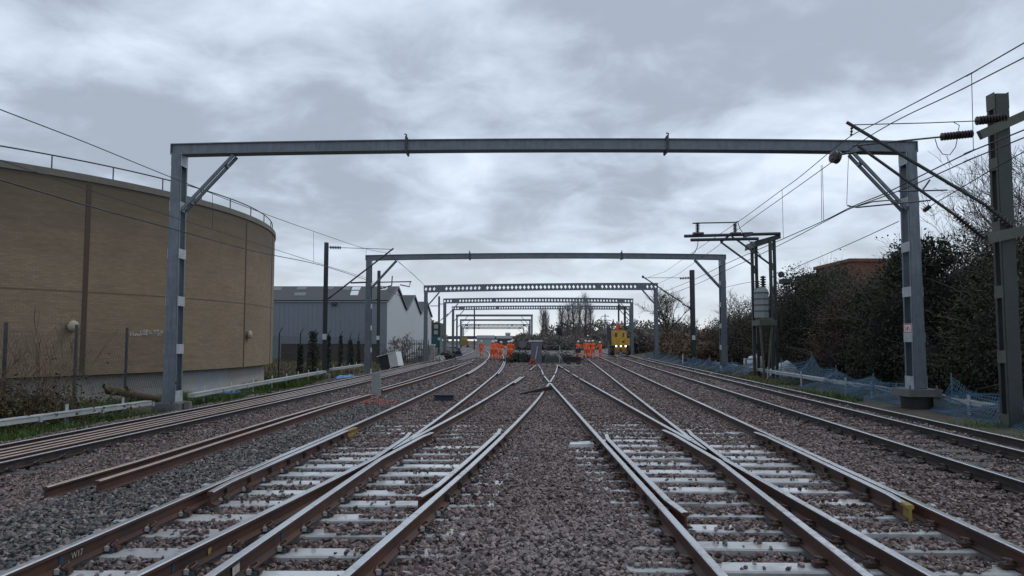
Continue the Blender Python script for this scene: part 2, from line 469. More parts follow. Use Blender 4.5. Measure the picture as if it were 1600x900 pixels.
def quads(centres, sizes, tints, mat, name, aspect=1.5, droop=0.0, parent=None, upright=False):
    """leaf-sized faces, each with its own direction, from arrays"""
    n = len(centres); C = np.asarray(centres, float)
    a = RNG.normal(size=(n, 3)); a[:, 2] -= droop
    if upright: a[:, 2] = np.abs(a[:, 2]) + 2.0
    a /= np.linalg.norm(a, axis=1)[:, None]
    b = RNG.normal(size=(n, 3)); b -= a * (a * b).sum(1)[:, None]; b /= np.linalg.norm(b, axis=1)[:, None]
    S = np.asarray(sizes)[:, None]
    L = a * S * aspect * 0.5; W = b * S * 0.5
    V = np.stack([C - L, C + W * 0.9 - L * 0.1, C + L, C - W * 0.9 - L * 0.1], 1).reshape(-1, 3)
    me = bpy.data.meshes.new(name)
    me.vertices.add(4 * n); me.loops.add(4 * n); me.polygons.add(n)
    me.vertices.foreach_set('co', V.ravel()); me.loops.foreach_set('vertex_index', np.arange(4 * n, dtype=np.int32))
    me.polygons.foreach_set('loop_start', np.arange(0, 4 * n, 4, dtype=np.int32))
    at_ = me.attributes.new('tint', 'FLOAT', 'POINT'); at_.data.foreach_set('value', np.repeat(np.asarray(tints, dtype=np.float32), 4))
    me.materials.append(MATS[mat]); me.update(calc_edges=True)
    return link(name, me, parent)


def blades(P, h, w, tints, mat, name, lean=0.35, parent=None):
    """grass blades: one bent pair of faces each"""
    n = len(P); P = np.asarray(P, float); h = np.asarray(h)[:, None]
    th = RNG.uniform(0, 2 * PI, n); side = np.stack([np.cos(th), np.sin(th), np.zeros(n)], 1) * (w / 2)
    ld = RNG.normal(size=(n, 3)) * lean; ld[:, 2] = 1; mid = P + ld * h * 0.55
    tip = P + ld * h * np.array([1.35, 1.35, 0.9])
    V = np.stack([P - side, P + side, mid + side * 0.7, mid - side * 0.7, tip], 1).reshape(-1, 3)
    i = np.arange(n) * 5
    li = np.stack([i, i + 1, i + 2, i + 3, i + 3, i + 2, i + 4], 1).ravel().astype(np.int32)
    me = bpy.data.meshes.new(name); me.vertices.add(5 * n); me.loops.add(7 * n); me.polygons.add(2 * n)
    me.vertices.foreach_set('co', V.ravel()); me.loops.foreach_set('vertex_index', li)
    ls = np.stack([np.arange(n) * 7, np.arange(n) * 7 + 4], 1).ravel().astype(np.int32)
    me.polygons.foreach_set('loop_start', ls)
    a = me.attributes.new('tint', 'FLOAT', 'POINT'); a.data.foreach_set('value', np.repeat(np.asarray(tints, dtype=np.float32), 5))
    me.materials.append(MATS[mat]); me.update(calc_edges=True)
    return link(name, me, parent)


def vnoise(x, y, s, seed=0):
    """smooth value noise on arrays, 0..1"""
    x = np.asarray(x) * s + seed * 17.3; y = np.asarray(y) * s + seed * 5.1
    xi = np.floor(x).astype(int); yi = np.floor(y).astype(int); fx = x - xi; fy = y - yi
    fx = fx * fx * (3 - 2 * fx); fy = fy * fy * (3 - 2 * fy)
    def h(i, j):
        q = np.sin(i * 127.1 + j * 311.7 + seed * 74.7) * 43758.5453
        return q - np.floor(q)
    return (h(xi, yi) * (1 - fx) + h(xi + 1, yi) * fx) * (1 - fy) + (h(xi, yi + 1) * (1 - fx) + h(xi + 1, yi + 1) * fx) * fy


# ------------------------------------------------------------------ track alignments (x of each centre line against distance y)
GA = 0.755
def fA(y): return 2.275 + 0 * np.asarray(y, float)
def fB(y): return 2.935 + 0.069 * np.asarray(y, float)
def fC(y): return 6.285 + 0.0708 * np.asarray(y, float)
_D = np.array([(0, -3.24), (5.5, -2.93), (8.1, -2.79), (14, -2.47), (20.7, -2.17), (31, -1.8), (38, -1.58), (52, -1.42), (70, -1.5), (90, -1.95), (130, -3.9), (170, -7.0), (215, -11.5), (300, -24)])
_E = np.array([(0, -2.72), (5.5, -1.96), (10, -1.34), (15, -0.74), (20.7, -0.12), (27.6, 0.52), (35.4, 1.2), (48, 2.13), (60, 2.9)])
_F = np.array([(0, -9.75), (14, -8.93), (26, -8.22), (50, -7.45), (70, -7.2), (100, -7.1), (127, -7.5), (153, -8.7), (200, -13), (300, -27)])
def spl(T):
    x = T[:, 0]; y = T[:, 1]; m = np.gradient(y, x)
    def g(q):
        q = np.asarray(q, float); i = np.clip(np.searchsorted(x, q) - 1, 0, len(x) - 2)
        h = x[i + 1] - x[i]; u = (q - x[i]) / h
        return (2*u**3-3*u**2+1)*y[i] + (u**3-2*u**2+u)*h*m[i] + (-2*u**3+3*u**2)*y[i+1] + (u**3-u**2)*h*m[i+1]
    return g
fD, fE, fF = spl(_D), spl(_E), spl(_F)
F_DROP = 0.27        # the far-left track lies lower


def sstep(a, b, x):
    u = np.clip((np.asarray(x, float) - a) / (b - a), 0, 1); return u * u * (3 - 2 * u)


def ground(x, y):
    """height of ballast and verges"""
    x = np.asarray(x, float); y = np.asarray(y, float)
    base = -0.045 + 0.05 * (vnoise(x, y, 0.8, 1) - 0.5) + 0.05 * sstep(11, 18, y)
    left = -F_DROP * sstep(fD(y) - 1.7, fF(y) + 1.9, x) if False else -F_DROP * (1 - sstep(fF(y) + 1.5, fD(y) - 1.8, x))
    lv = -0.16 * (1 - sstep(fF(y) - 3.0, fF(y) - 1.7, x))
    rv = -0.16 * sstep(fC(y) + 1.7, fC(y) + 3.2, x)
    lv2 = 0.5 * (1 - sstep(-34, -12, x)) * sstep(45, 75, y)
    rv2 = 0.9 * sstep(14, 22, x)
    mid = 0.04 * np.exp(-((x - 0.5) / 0.8) ** 2)
    return base + left + lv + rv + lv2 + rv2 + mid


# ------------------------------------------------------------------ ground sheets
def sheet(name, xs, ys, zf, mat, dz=0.0):
    X, Y = np.meshgrid(xs, ys); Z = zf(X, Y) + dz
    n, m = X.shape; me = bpy.data.meshes.new(name)
    V = np.stack([X.ravel(), Y.ravel(), Z.ravel()], 1)
    i = np.arange(n - 1)[:, None] * m + np.arange(m - 1)[None, :]
    F = np.stack([i, i + 1, i + m + 1, i + m], -1).reshape(-1, 4)
    me.from_pydata(V.tolist(), [], F.tolist()); me.materials.append(MATS[mat])
    me.polygons.foreach_set('use_smooth', [True] * len(me.polygons)); me.update()
    return structure(name, me)


ysn = np.concatenate([np.arange(-6, 40, 0.4), np.arange(40, 130, 2.0), np.arange(130, 321, 10)])
# ballast follows the tracks: parametrise across between the outer edges
def ballast_sheet():
    U = np.linspace(0, 1, 95); rows = []
    for y in ysn:
        x0 = float(fF(y)) - 1.75; x1 = float(fC(min(y, 150))) + 2.2
        x = x0 + (x1 - x0) * U; rows.append(np.stack([x, np.full_like(x, y), ground(x, np.full_like(x, y)) - 0.03 * (1 - sstep(16, 30, y))], 1))
    V = np.concatenate(rows); m = 95; n = len(ysn)
    i = np.arange(n - 1)[:, None] * m + np.arange(m - 1)[None, :]
    F = np.stack([i, i + 1, i + m + 1, i + m], -1).reshape(-1, 4)
    me = bpy.data.meshes.new('ballast_bed'); me.from_pydata(V.tolist(), [], F.tolist()); me.materials.append(MATS['ballast'])
    me.polygons.foreach_set('use_smooth', [True] * len(me.polygons)); me.update()
    return structure('ballast_bed', me)


ballast_sheet()
gx = np.concatenate([[-1500, -600, -250, -120, -70], np.arange(-50, 51, 1.5), [70, 120, 250, 600, 1500]])
gy = np.concatenate([[-60, -20], np.arange(-6, 110, 2.0), [125, 150, 200, 260, 340, 500, 900, 2500]])
def gz(X, Y):
    z = ground(np.clip(X, -60, 60), np.clip(Y, -6, 300)) - 0.05 + 0.10 * (vnoise(X, Y, 0.35, 4) - 0.5)
    inside = sstep(-0.6, 0.8, X - (fF(np.clip(Y, 0, 300)) - 1.75)) * (1 - sstep(-0.8, 0.6, X - (fC(np.clip(Y, 0, 150)) + 2.2)))
    return z - 0.35 * inside
sheet('ground', gx, gy, gz, 'earth')

# ------------------------------------------------------------------ rails
RAIL = [(-0.070, 0.0), (0.070, 0.0), (0.070, 0.012), (0.012, 0.030), (0.010, 0.112), (0.035, 0.124), (0.036, 0.150), (0.028, 0.159), (-0.028, 0.159), (-0.036, 0.150), (-0.035, 0.124), (-0.010, 0.112), (-0.012, 0.030), (-0.070, 0.012)]


def rail_mesh(pts, z, name='rail', mats=('rail_rust', 'rail_head'), top=True):
    """sweep the flat-bottom section along pts [(x,y)], base at z (scalar or list)"""
    b = MB(); k = len(pts); n = len(RAIL)
    zz = z if hasattr(z, '__len__') else [z] * k
    for i, (x, y) in enumerate(pts):
        a = pts[max(i - 1, 0)]; c = pts[min(i + 1, k - 1)]
        d = Vector((c[0] - a[0], c[1] - a[1], 0)).normalized(); nx = Vector((d.y, -d.x, 0))
        for (u, h) in RAIL: b.v.append((x + nx.x * u, y + nx.y * u, zz[i] + h))
    for i in range(k - 1):
        for j in range(n):
            j2 = (j + 1) % n
            b.f.append((i * n + j, i * n + j2, (i + 1) * n + j2, (i + 1) * n + j))
            b.mi.append(1 if j in (6, 7, 8) else 0)
    b.f.append(tuple(reversed(range(n)))); b.mi.append(0)
    b.f.append(tuple((k - 1) * n + j for j in range(n))); b.mi.append(0)
    return b.mesh(name, mats)


def seq(f, y0, y1, off, step=1.0):
    ys = np.arange(y0, y1 + 1e-6, step)
    if y1 - ys[-1] > 0.05: ys = np.append(ys, y1)
    x = np.asarray(f(ys), float); s = np.gradient(x, ys) if len(ys) > 2 else np.zeros_like(x)
    return [(float(a + off * math.sqrt(1 + q * q)), float(b)) for a, b, q in zip(x, ys, s)]


ZR = 0.011          # rail foot above bearer top
def ln(x0, y0, x1, y1, n=2): return [(x0 + (x1 - x0) * i / (n - 1), y0 + (y1 - y0) * i / (n - 1)) for i in range(n)]


# clip: a bent spring bar with a nylon insulator
cb_ = MB()
cb_.tube([(0.045, -0.05, 0.02), (0.05, 0.03, 0.05), (0.10, 0.055, 0.075), (0.135, 0.0, 0.075), (0.115, -0.055, 0.055), (0.07, -0.045, 0.035)], 0.0125, 5, 0)
cb_.box(0.055, 0.155, -0.035, 0.035, 0.0, 0.036, 0)
cb_.box(0.062, 0.10, -0.075, -0.038, 0.012, 0.052, 1)
cb_.box(0.10, 0.135, -0.07, -0.045, 0.0, 0.03, 2)
CLIP = cb_.mesh('rail_clip', ['clip_rust', 'white_nylon', 'blue_nylon'])
co_ = MB(); co_.tube([(0.045, -0.05, 0.02), (0.05, 0.03, 0.05), (0.10, 0.055, 0.075), (0.135, 0.0, 0.075), (0.115, -0.055, 0.055)], 0.0125, 4, 0)
co_.box(0.055, 0.155, -0.045, 0.045, 0.0, 0.036, 0)
CLIP_OLD = co_.mesh('rail_clip', ['rail_dark'])


def bearer_mesh(x0, x1, w=0.26, h=0.2, mat='concrete_wet'):
    b = MB(); y = w / 2; ch = 0.015
    b.add([(x0, -y, -h), (x1, -y, -h), (x1, y, -h), (x0, y, -h), (x0, -y, -ch), (x1, -y, -ch), (x1, y, -ch), (x0, y, -ch),
           (x0 + ch, -y + ch, 0), (x1 - ch, -y + ch, 0), (x1 - ch, y - ch, 0), (x0 + ch, y - ch, 0)],
          [(0, 1, 5, 4), (1, 2, 6, 5), (2, 3, 7, 6), (3, 0, 4, 7), (4, 5, 9, 8), (5, 6, 10, 9), (6, 7, 11, 10), (7, 4, 8, 11), (8, 9, 10, 11)])
    return b.mesh('sleeper', [mat])


SEATS = []          # (rail x function, y0, y1) for keeping stones off the rails
BEARERS = []        # (y, x0, x1, slope)


def lay_sleepers(track, y0, y1, spans, seats, z=0.0, rot=0.0, pitch=0.65, clip_to=13.0, clip=CLIP, mat='concrete_wet', visible_from=4.0):
    k = 0; y = y0
    while y < y1:
        for (xa, xb) in spans(y):
            xa_ = xa + random.uniform(-0.05, 0.05); xb_ = xb + random.uniform(-0.05, 0.05); cx = (xa_ + xb_) / 2
            me = bearer_mesh(xa_ - cx, xb_ - cx, mat=mat)
            zz = z + random.uniform(-0.008, 0.0)
            s = link('sleeper', me, track, (cx, y, zz), rot + random.uniform(-0.006, 0.006))
            BEARERS.append((y, xa_, xb_, rot))
            if y < clip_to:
                for g, sides in seats(y):
                    if xa_ < g < xb_:
                        for sd_ in sides:
                            q = link('rail_clip', clip, s)
                            q.location = (g - cx, 0.0, ZR); q.rotation_euler.z = (0 if sd_ > 0 else PI) - rot
        y += pitch * random.uniform(0.98, 1.02)


def add_rail(track, pts, zb=ZR, name='rail', mats=('rail_rust', 'rail_head'), keep=True):
    o = link(name, rail_mesh(pts, zb, name, mats), track)
    if keep: SEATS.append(np.array(pts))
    return o


# ---- right junction: straight track A with diverging track B
jr = thing('railway_junction', 'junction of shiny rails on wet pale concrete sleepers, right of the central ballast strip', 'railway track', (0, 0, 0))
xR1, xP = 2.275 - GA, 2.275 + GA
Q = lambda y: float(fB(y)) - GA
R4 = lambda y: float(fB(y)) + GA
TH = 10.75; GAP = 0.117
add_rail(jr, ln(xR1, -4, xR1, 30.0, 12))
add_rail(jr, ln(xR1, 30.6, xR1 + 0.02, 36, 3)); add_rail(jr, ln(xR1 + 0.03, 37.2, xR1 + 0.2, 44, 3)); add_rail(jr, ln(xR1 + 0.2, 45, xR1 + 0.32, 53, 3))
# rails south of the crossing end as wing rails beside the vee
add_rail(jr, ln(Q(-4), -4, Q(TH), TH, 8) + ln(xP - GAP, TH + 0.12, xP - GAP, 13.6, 4) + [(xP - GAP - 0.05, 14.3)])
add_rail(jr, ln(xP, -4, xP, TH, 8) + [(Q(y) + GAP, y) for y in (TH + 0.12, 12, 13, 13.6)] + [(Q(14.3) + GAP + 0.05, 14.3)])
add_rail(jr, ln(xP, 12.75, xP, 33.5, 8)); add_rail(jr, [(Q(y), y) for y in (13.0, 20, 30, 45, 60, 76)])
add_rail(jr, ln(xP, 34.4, xP + 0.03, 38, 3)); add_rail(jr, ln(xP + 0.04, 40, xP + 0.1, 45, 3)); add_rail(jr, ln(xP + 0.1, 46, xP + 0.15, 53, 3))
vb = MB()          # solid vee of the crossing
yv = [11.75, 12.3, 12.75, 13.4]
for i in range(len(yv) - 1):
    a, b_ = yv[i], yv[i + 1]
    def ed(y): 
        l = min(xP, Q(y)); r = max(xP, Q(y)); w_ = 0.012 if y < 11.9 else 0.032
        return ((l + r) / 2 - (r - l) / 2 - w_ if y > 12.3 else (l + r) / 2 - w_), ((r + (w_) if y > 12.3 else (l + r) / 2 + w_))
    l0, r0 = ed(a); l1, r1 = ed(b_)
    vb.hexa([(l0, a, ZR), (r0, a, ZR), (r1, b_, ZR), (l1, b_, ZR)], [(l0, a, ZR + 0.157), (r0, a, ZR + 0.157), (r1, b_, ZR + 0.157), (l1, b_, ZR + 0.157)])
for i in range(1, len(vb.mi), 6): vb.mi[i] = 1
vb.build('crossing_vee', ['rail_rust', 'rail_head'], jr)
add_rail(jr, [(R4(y), y) for y in np.linspace(-4, 85, 14)])


def check_rail(track, fx, y0, y1, side, yellow=False):
    off = side * 0.126
    pts = [(fx(y0) + off + side * 0.05, y0), (fx(y0 + 0.6) + off, y0 + 0.6)] + [(fx(y) + off, y) for y in np.linspace(y0 + 1.2, y1 - 1.2, 4)] + [(fx(y1 - 0.6) + off, y1 - 0.6), (fx(y1) + off + side * 0.05, y1)]
    o = add_rail(track, pts, ZR + 0.006, 'check_rail')
    for y in np.arange(y0 + 0.45, y1 - 0.3, 0.7):
        m_ = MB(); x = fx(y) + off / 2
        xa, xb = x - 0.044, x + 0.044
        m_.box(xa, xb, y - 0.06, y + 0.06, ZR + 0.045, ZR + 0.11)
        xo = fx(y) - side * 0.035          # bolt head on the outer web of the running rail
        m_.box(xo - 0.024, xo + 0.024, y - 0.035, y + 0.035, ZR + 0.045, ZR + 0.105)
        xo = fx(y) + off + side * 0.035
        m_.box(xo - 0.024, xo + 0.024, y - 0.035, y + 0.035, ZR + 0.06, ZR + 0.12)
        m_.build('spacer_block', 'rail_dark', o)
    return o, pts


check_rail(jr, lambda y: xR1, 7.45, 13.6, 1)
ck, cpts = check_rail(jr, R4, 7.75, 13.9, -1)
def paint_end(parent, a, b, z, mat='yellow_mark'):
    me = rail_mesh([a, b], z - 0.003, 'painted_end', (mat, mat)); q = link('painted_end', me, parent)
    d = Vector((b[0] - a[0], b[1] - a[1], 0)).normalized(); nx = Vector((d.y, -d.x, 0)); n = len(RAIL)
    for k, (c, sg_) in enumerate(((a, -1), (b, 1))):
        for i_, (u, h) in enumerate(RAIL):
            if h < 0.02: u *= 0.25
            w_ = u + math.copysign(0.003, u); p_ = Vector((c[0], c[1], 0)) + nx * w_ + d * 0.003 * sg_; me.vertices[k * n + i_].co = (p_.x, p_.y, z + h + (0.004 if h > 0.1 else 0.0))
    return q


def toward(a, b, L):
    d = math.hypot(b[0] - a[0], b[1] - a[1]); return (a[0] + (b[0] - a[0]) * L / d, a[1] + (b[1] - a[1]) * L / d)


paint_end(ck, cpts[0], toward(cpts[0], cpts[1], 0.16), ZR + 0.006)


def spansR(y):
    if y < 19: return [(xR1 - 0.55, R4(y) + 0.5)]
    return [(xR1 - 0.5, xP + 0.5), (max(xP + 0.6, float(fB(y)) - 1.25), float(fB(y)) + 1.25)]


def seatsR(y):
    a = [(xR1, (-1, 1) if not 7.3 < y < 13.7 else (-1,)), (R4(y), (-1, 1) if not 7.6 < y < 14 else (1,))]
    if 7.6 < y < 14: a.append((R4(y) - 0.126, (-1,)))
    if y < 9.3: a += [(Q(y), (-1, 1)), (xP, (-1, 1))]
    else: a += [(min(Q(y), xP) - (0.12 if y > 11 else 0), (-1,)), (max(Q(y), xP) + (0.12 if y > 11 else 0), (1,))]
    return a


lay_sleepers(jr, 4.32, 34, spansR, seatsR, rot=-0.035, clip_to=14.5)

# ---- left junction: curved through track D with track E crossing to the right
jl = thing('railway_junction', 'junction of shiny rails on wet pale concrete sleepers, left of the central ballast strip', 'railway track', (0, 0, 0))
L4 = lambda y: float(fD(y)) - GA
W = lambda y: float(fD(y)) + GA
U = lambda y: float(fE(y)) - GA
L1 = lambda y: float(fE(y)) + GA
ys_ = np.linspace(8, 20, 400); yx = float(ys_[np.argmin([abs(W(y) - U(y)) for y in ys_])])      # where W and U cross
yt = yx - 1.55
add_rail(jl, [(L4(y), y) for y in list(np.arange(-4, 70, 1.5)) + list(np.arange(70, 261, 6))])
add_rail(jl, [(L1(y), y) for y in np.arange(-4, 30.1, 1.0)])
add_rail(jl, [(L1(y), y) for y in np.linspace(30.8, 37, 5)]); add_rail(jl, [(L1(y), y) for y in np.linspace(38.4, 52.5, 8)])
g0 = W(yt) - U(yt)
add_rail(jl, [(U(y), y) for y in np.arange(-4, yt, 1.0)] + [(U(yt), yt)] + [(W(y) - g0, y) for y in (yt + 0.12, yx, yx + 0.9)] + [(W(yx + 1.5) - g0 - 0.05, yx + 1.5)])
add_rail(jl, [(W(y), y) for y in np.arange(-4, yt, 1.0)] + [(W(yt), yt)] + [(U(y) + g0, y) for y in (yt + 0.12, yx, yx + 0.9)] + [(U(yx + 1.5) + g0 + 0.05, yx + 1.5)])
add_rail(jl, [(W(y), y) for y in [yx + 0.55] + list(np.arange(math.ceil(yx) + 1, 70, 1.5)) + list(np.arange(70, 261, 6))])
add_rail(jl, [(U(y), y) for y in [yx + 0.55] + list(np.arange(math.ceil(yx) + 1, 35.5, 1.5))])
add_rail(jl, [(U(y) + 0.11, y) for y in np.linspace(30, 35.2, 4)])
add_rail(jl, [(U(y), y) for y in np.linspace(43, 52.5, 5)])
add_rail(jl, [(W(y) + 0.12, y) for y in np.linspace(38, 62, 9)], name='check_rail')
add_rail(jl, [(L4(y) + 0.12, y) for y in np.linspace(38, 60, 9)], name='check_rail')
vb = MB()
for a, b_ in ((yx - 0.6, yx), (yx, yx + 0.55), (yx + 0.55, yx + 1.1)):
    def ed(y):
        l = min(W(y), U(y)); r = max(W(y), U(y)); mid = (l + r) / 2; h_ = (r - l) / 2 + 0.032 if y > yx else (0.032 if y > yx - 0.3 else 0.012)
        return mid - h_, mid + h_
    l0, r0 = ed(a); l1, r1 = ed(b_)
    vb.hexa([(l0, a, ZR), (r0, a, ZR), (r1, b_, ZR), (l1, b_, ZR)], [(l0, a, ZR + 0.157), (r0, a, ZR + 0.157), (r1, b_, ZR + 0.157), (l1, b_, ZR + 0.157)])
for i in range(1, len(vb.mi), 6): vb.mi[i] = 1
vb.build('crossing_vee', ['rail_rust', 'rail_head'], jl)
ck2, _p = check_rail(jl, L4, 8.45, 14.6, 1)
paint_end(ck2, toward(_p[-1], _p[-2], 0.45), _p[-1], ZR + 0.006)
check_rail(jl, L1, 8.2, 14.4, -1)


def spansL(y):
    if y < 19: return [(L4(y) - 0.55, L1(y) + 0.55)]
    a = [(float(fD(y)) - 1.25, float(fD(y)) + 1.25)]
    if y < 34: a.append((max(float(fE(y)) - 1.25, float(fD(y)) + 1.35), float(fE(y)) + 1.25))
    return a


def seatsL(y):
    a = [(L4(y), (-1, 1) if not 8.3 < y < 14.7 else (-1,)), (L1(y), (-1, 1) if not 8 < y < 14.5 else (1,))]
    if 8.3 < y < 14.7: a.append((L4(y) + 0.126, (1,)))
    if abs(W(y) - U(y)) > 0.33: a += [(U(y), (-1, 1)), (W(y), (-1, 1))]
    else: a += [(min(U(y), W(y)) - (0.1 if y > yt else 0), (-1,)), (max(U(y), W(y)) + (0.1 if y > yt else 0), (1,))]
    return a


lay_sleepers(jl, 4.15, 62, spansL, seatsL, rot=0.0, clip_to=14.5)
# paint and chalk marks on the left junction's rails
m_ = MB(); m_.box(U(6.5) + 0.0115, U(6.5) + 0.0145, 6.45, 6.56, ZR + 0.035, ZR + 0.085); m_.build('paint_mark', 'yellow_mark', jl)
m_ = MB(); m_.box(W(6.0) + 0.0125, W(6.0) + 0.0165, 5.85, 6.0, ZR + 0.04, ZR + 0.11); m_.build('paint_mark', 'white_mark', jl)
for y_, x_ in ((5.95, U(5.95)), (6.9, W(6.9)), (6.15, L4(6.15))):
    m_ = MB(); m_.box(x_ + 0.0125, x_ + 0.0165, y_, y_ + 0.06, ZR + 0.035, ZR + 0.11); m_.build('paint_mark', 'blue_mark', jl)
fc = bpy.data.curves.new('chalk', 'FONT'); fc.body = 'W17'; fc.size = 0.075; fc.offset = 0.0005
fo = bpy.data.objects.new('chalk', fc); COL.objects.link(fo); bpy.context.view_layer.update()
me = bpy.data.meshes.new_from_object(fo.evaluated_get(bpy.context.evaluated_depsgraph_get())); bpy.data.objects.remove(fo)
me.materials.clear(); me.materials.append(MATS['white_mark'])
ch = link('chalk_mark', me, jl, (L4(6.3) + 0.0165, 6.3, ZR + 0.042)); ch.rotation_euler = (PI / 2, 0, PI / 2 - 0.05)

# ---- far right track C, darker old sleepers, and a long spare rail beyond it
tr = thing('railway_track', 'plain track on dark old sleepers with two running rails, far right below the bank', 'railway track')
for o_ in (-GA, GA): add_rail(tr, seq(fC, -4, 120, o_, 6), -0.0, mats=('rail_dark', 'rail_head'))
lay_sleepers(tr, 7.5, 62, lambda y: [(float(fC(y)) - 1.25, float(fC(y)) + 1.25)], lambda y: [(float(fC(y)) - GA, (-1, 1)), (float(fC(y)) + GA, (-1, 1))], z=-0.011, rot=-0.07, pitch=0.68, clip_to=24, clip=CLIP_OLD, mat='sleeper_old')
sr = link('spare_rail', rail_mesh([(7.98 + 0.0695 * y, y) for y in (6, 20, 40, 60, 75)], [-0.03] * 5, mats=('rail_dark', 'rail_head')))
tag(sr, 'single dark spare rail lying along the outer edge of the rightmost track', 'rail'); SEATS.append(np.array([(7.98 + 0.0695 * y, y) for y in (6, 40, 75)]))

# ---- far left track F with four spare rails laid between its rails
tl = thing('railway_track', 'low track at far left with spare rails laid between its running rails', 'railway track')
for o_ in (-GA, GA):
    add_rail(tl, seq(fF, 4, 250, o_, 4), -F_DROP, mats=('rail_dark', 'rail_head'))
lay_sleepers(tl, 9.0, 60, lambda y: [(float(fF(y)) - 1.25, float(fF(y)) + 1.25)], lambda y: [(float(fF(y)) - GA, (1,)), (float(fF(y)) + GA, (-1, 1))], z=-F_DROP - 0.011, rot=-0.05, pitch=0.68, clip_to=32, clip=CLIP_OLD, mat='sleeper_old')
for i, o_ in enumerate((-0.30, -0.03, 0.22, 0.44)):
    g = link('spare_rail', rail_mesh(seq(fF, 6, 62 + 4 * i, o_, 4), -F_DROP + 0.0, mats=('rail_rust', 'rail_head_rusty')))
    tag(g, ('first', 'second', 'third', 'fourth')[i] + ' from the outer side of the four spare rails laid inside the far left track', 'rail', 'spare rails inside the far left track')

# ---- loose rails on the ballast
def loose(pts, label):
    o = link('loose_rail', rail_mesh(pts, [float(ground(x, y)) + 0.012 for x, y in pts], mats=('rail_rust', 'rail_head_rusty')))
    SEATS.append(np.array(pts)); return tag(o, label, 'rail', 'loose rails lying on the ballast')


zl = 0.15
def curve_pts(pxs):
    p = [atz(x, y, zl) for x, y in pxs]; return [(q.x, q.y) for q in p]


loose([(-5.86, 9.55), (-5.7, 11.5), (-5.55, 14), (-5.33, 17.5), (-5.1, 21), (-4.87, 24.2)], 'rusty loose rail with sawn end, left one of the near pair on ballast')
loose([(-5.21, 9.55), (-5.16, 11.2), (-5.08, 13), (-4.92, 16.1), (-4.76, 20), (-4.58, 24.4)], 'rusty loose rail with sawn end, right one of the near pair on ballast')
loose([(-5.02, 27.6), (-4.62, 33), (-4.28, 40), (-4.0, 48), (-3.62, 56), (-3.2, 65)], 'rusty loose rail beyond the grey post, left one of the far pair')
loose([(-4.55, 26.4), (-4.1, 31), (-3.75, 38), (-3.5, 44), (-3.3, 52), (-3.1, 59)], 'rusty loose rail beyond the grey post, right one of the far pair')

# ------------------------------------------------------------------ ballast stones (uncountable: instanced on points)
stones = bpy.data.collections.new('stone_kinds')
for i in range(8):
    bm = bmesh.new()
    for _ in range(11):
        v_ = Vector((random.gauss(0, 1), random.gauss(0, 1), random.gauss(0, 1))).normalized()
        bm.verts.new((v_.x * random.uniform(0.8, 1.15), v_.y * random.uniform(0.6, 1.0), v_.z * random.uniform(0.5, 0.85)))
    r = bmesh.ops.convex_hull(bm, input=bm.verts[:])
    bmesh.ops.delete(bm, geom=[g for g in r['geom_interior'] if isinstance(g, bmesh.types.BMVert)], context='VERTS')
    me = bpy.data.meshes.new('stone_kind'); bm.to_mesh(me); bm.free(); me.materials.append(MATS['stone'])
    o = bpy.data.objects.new('stone_kind', me); stones.objects.link(o)


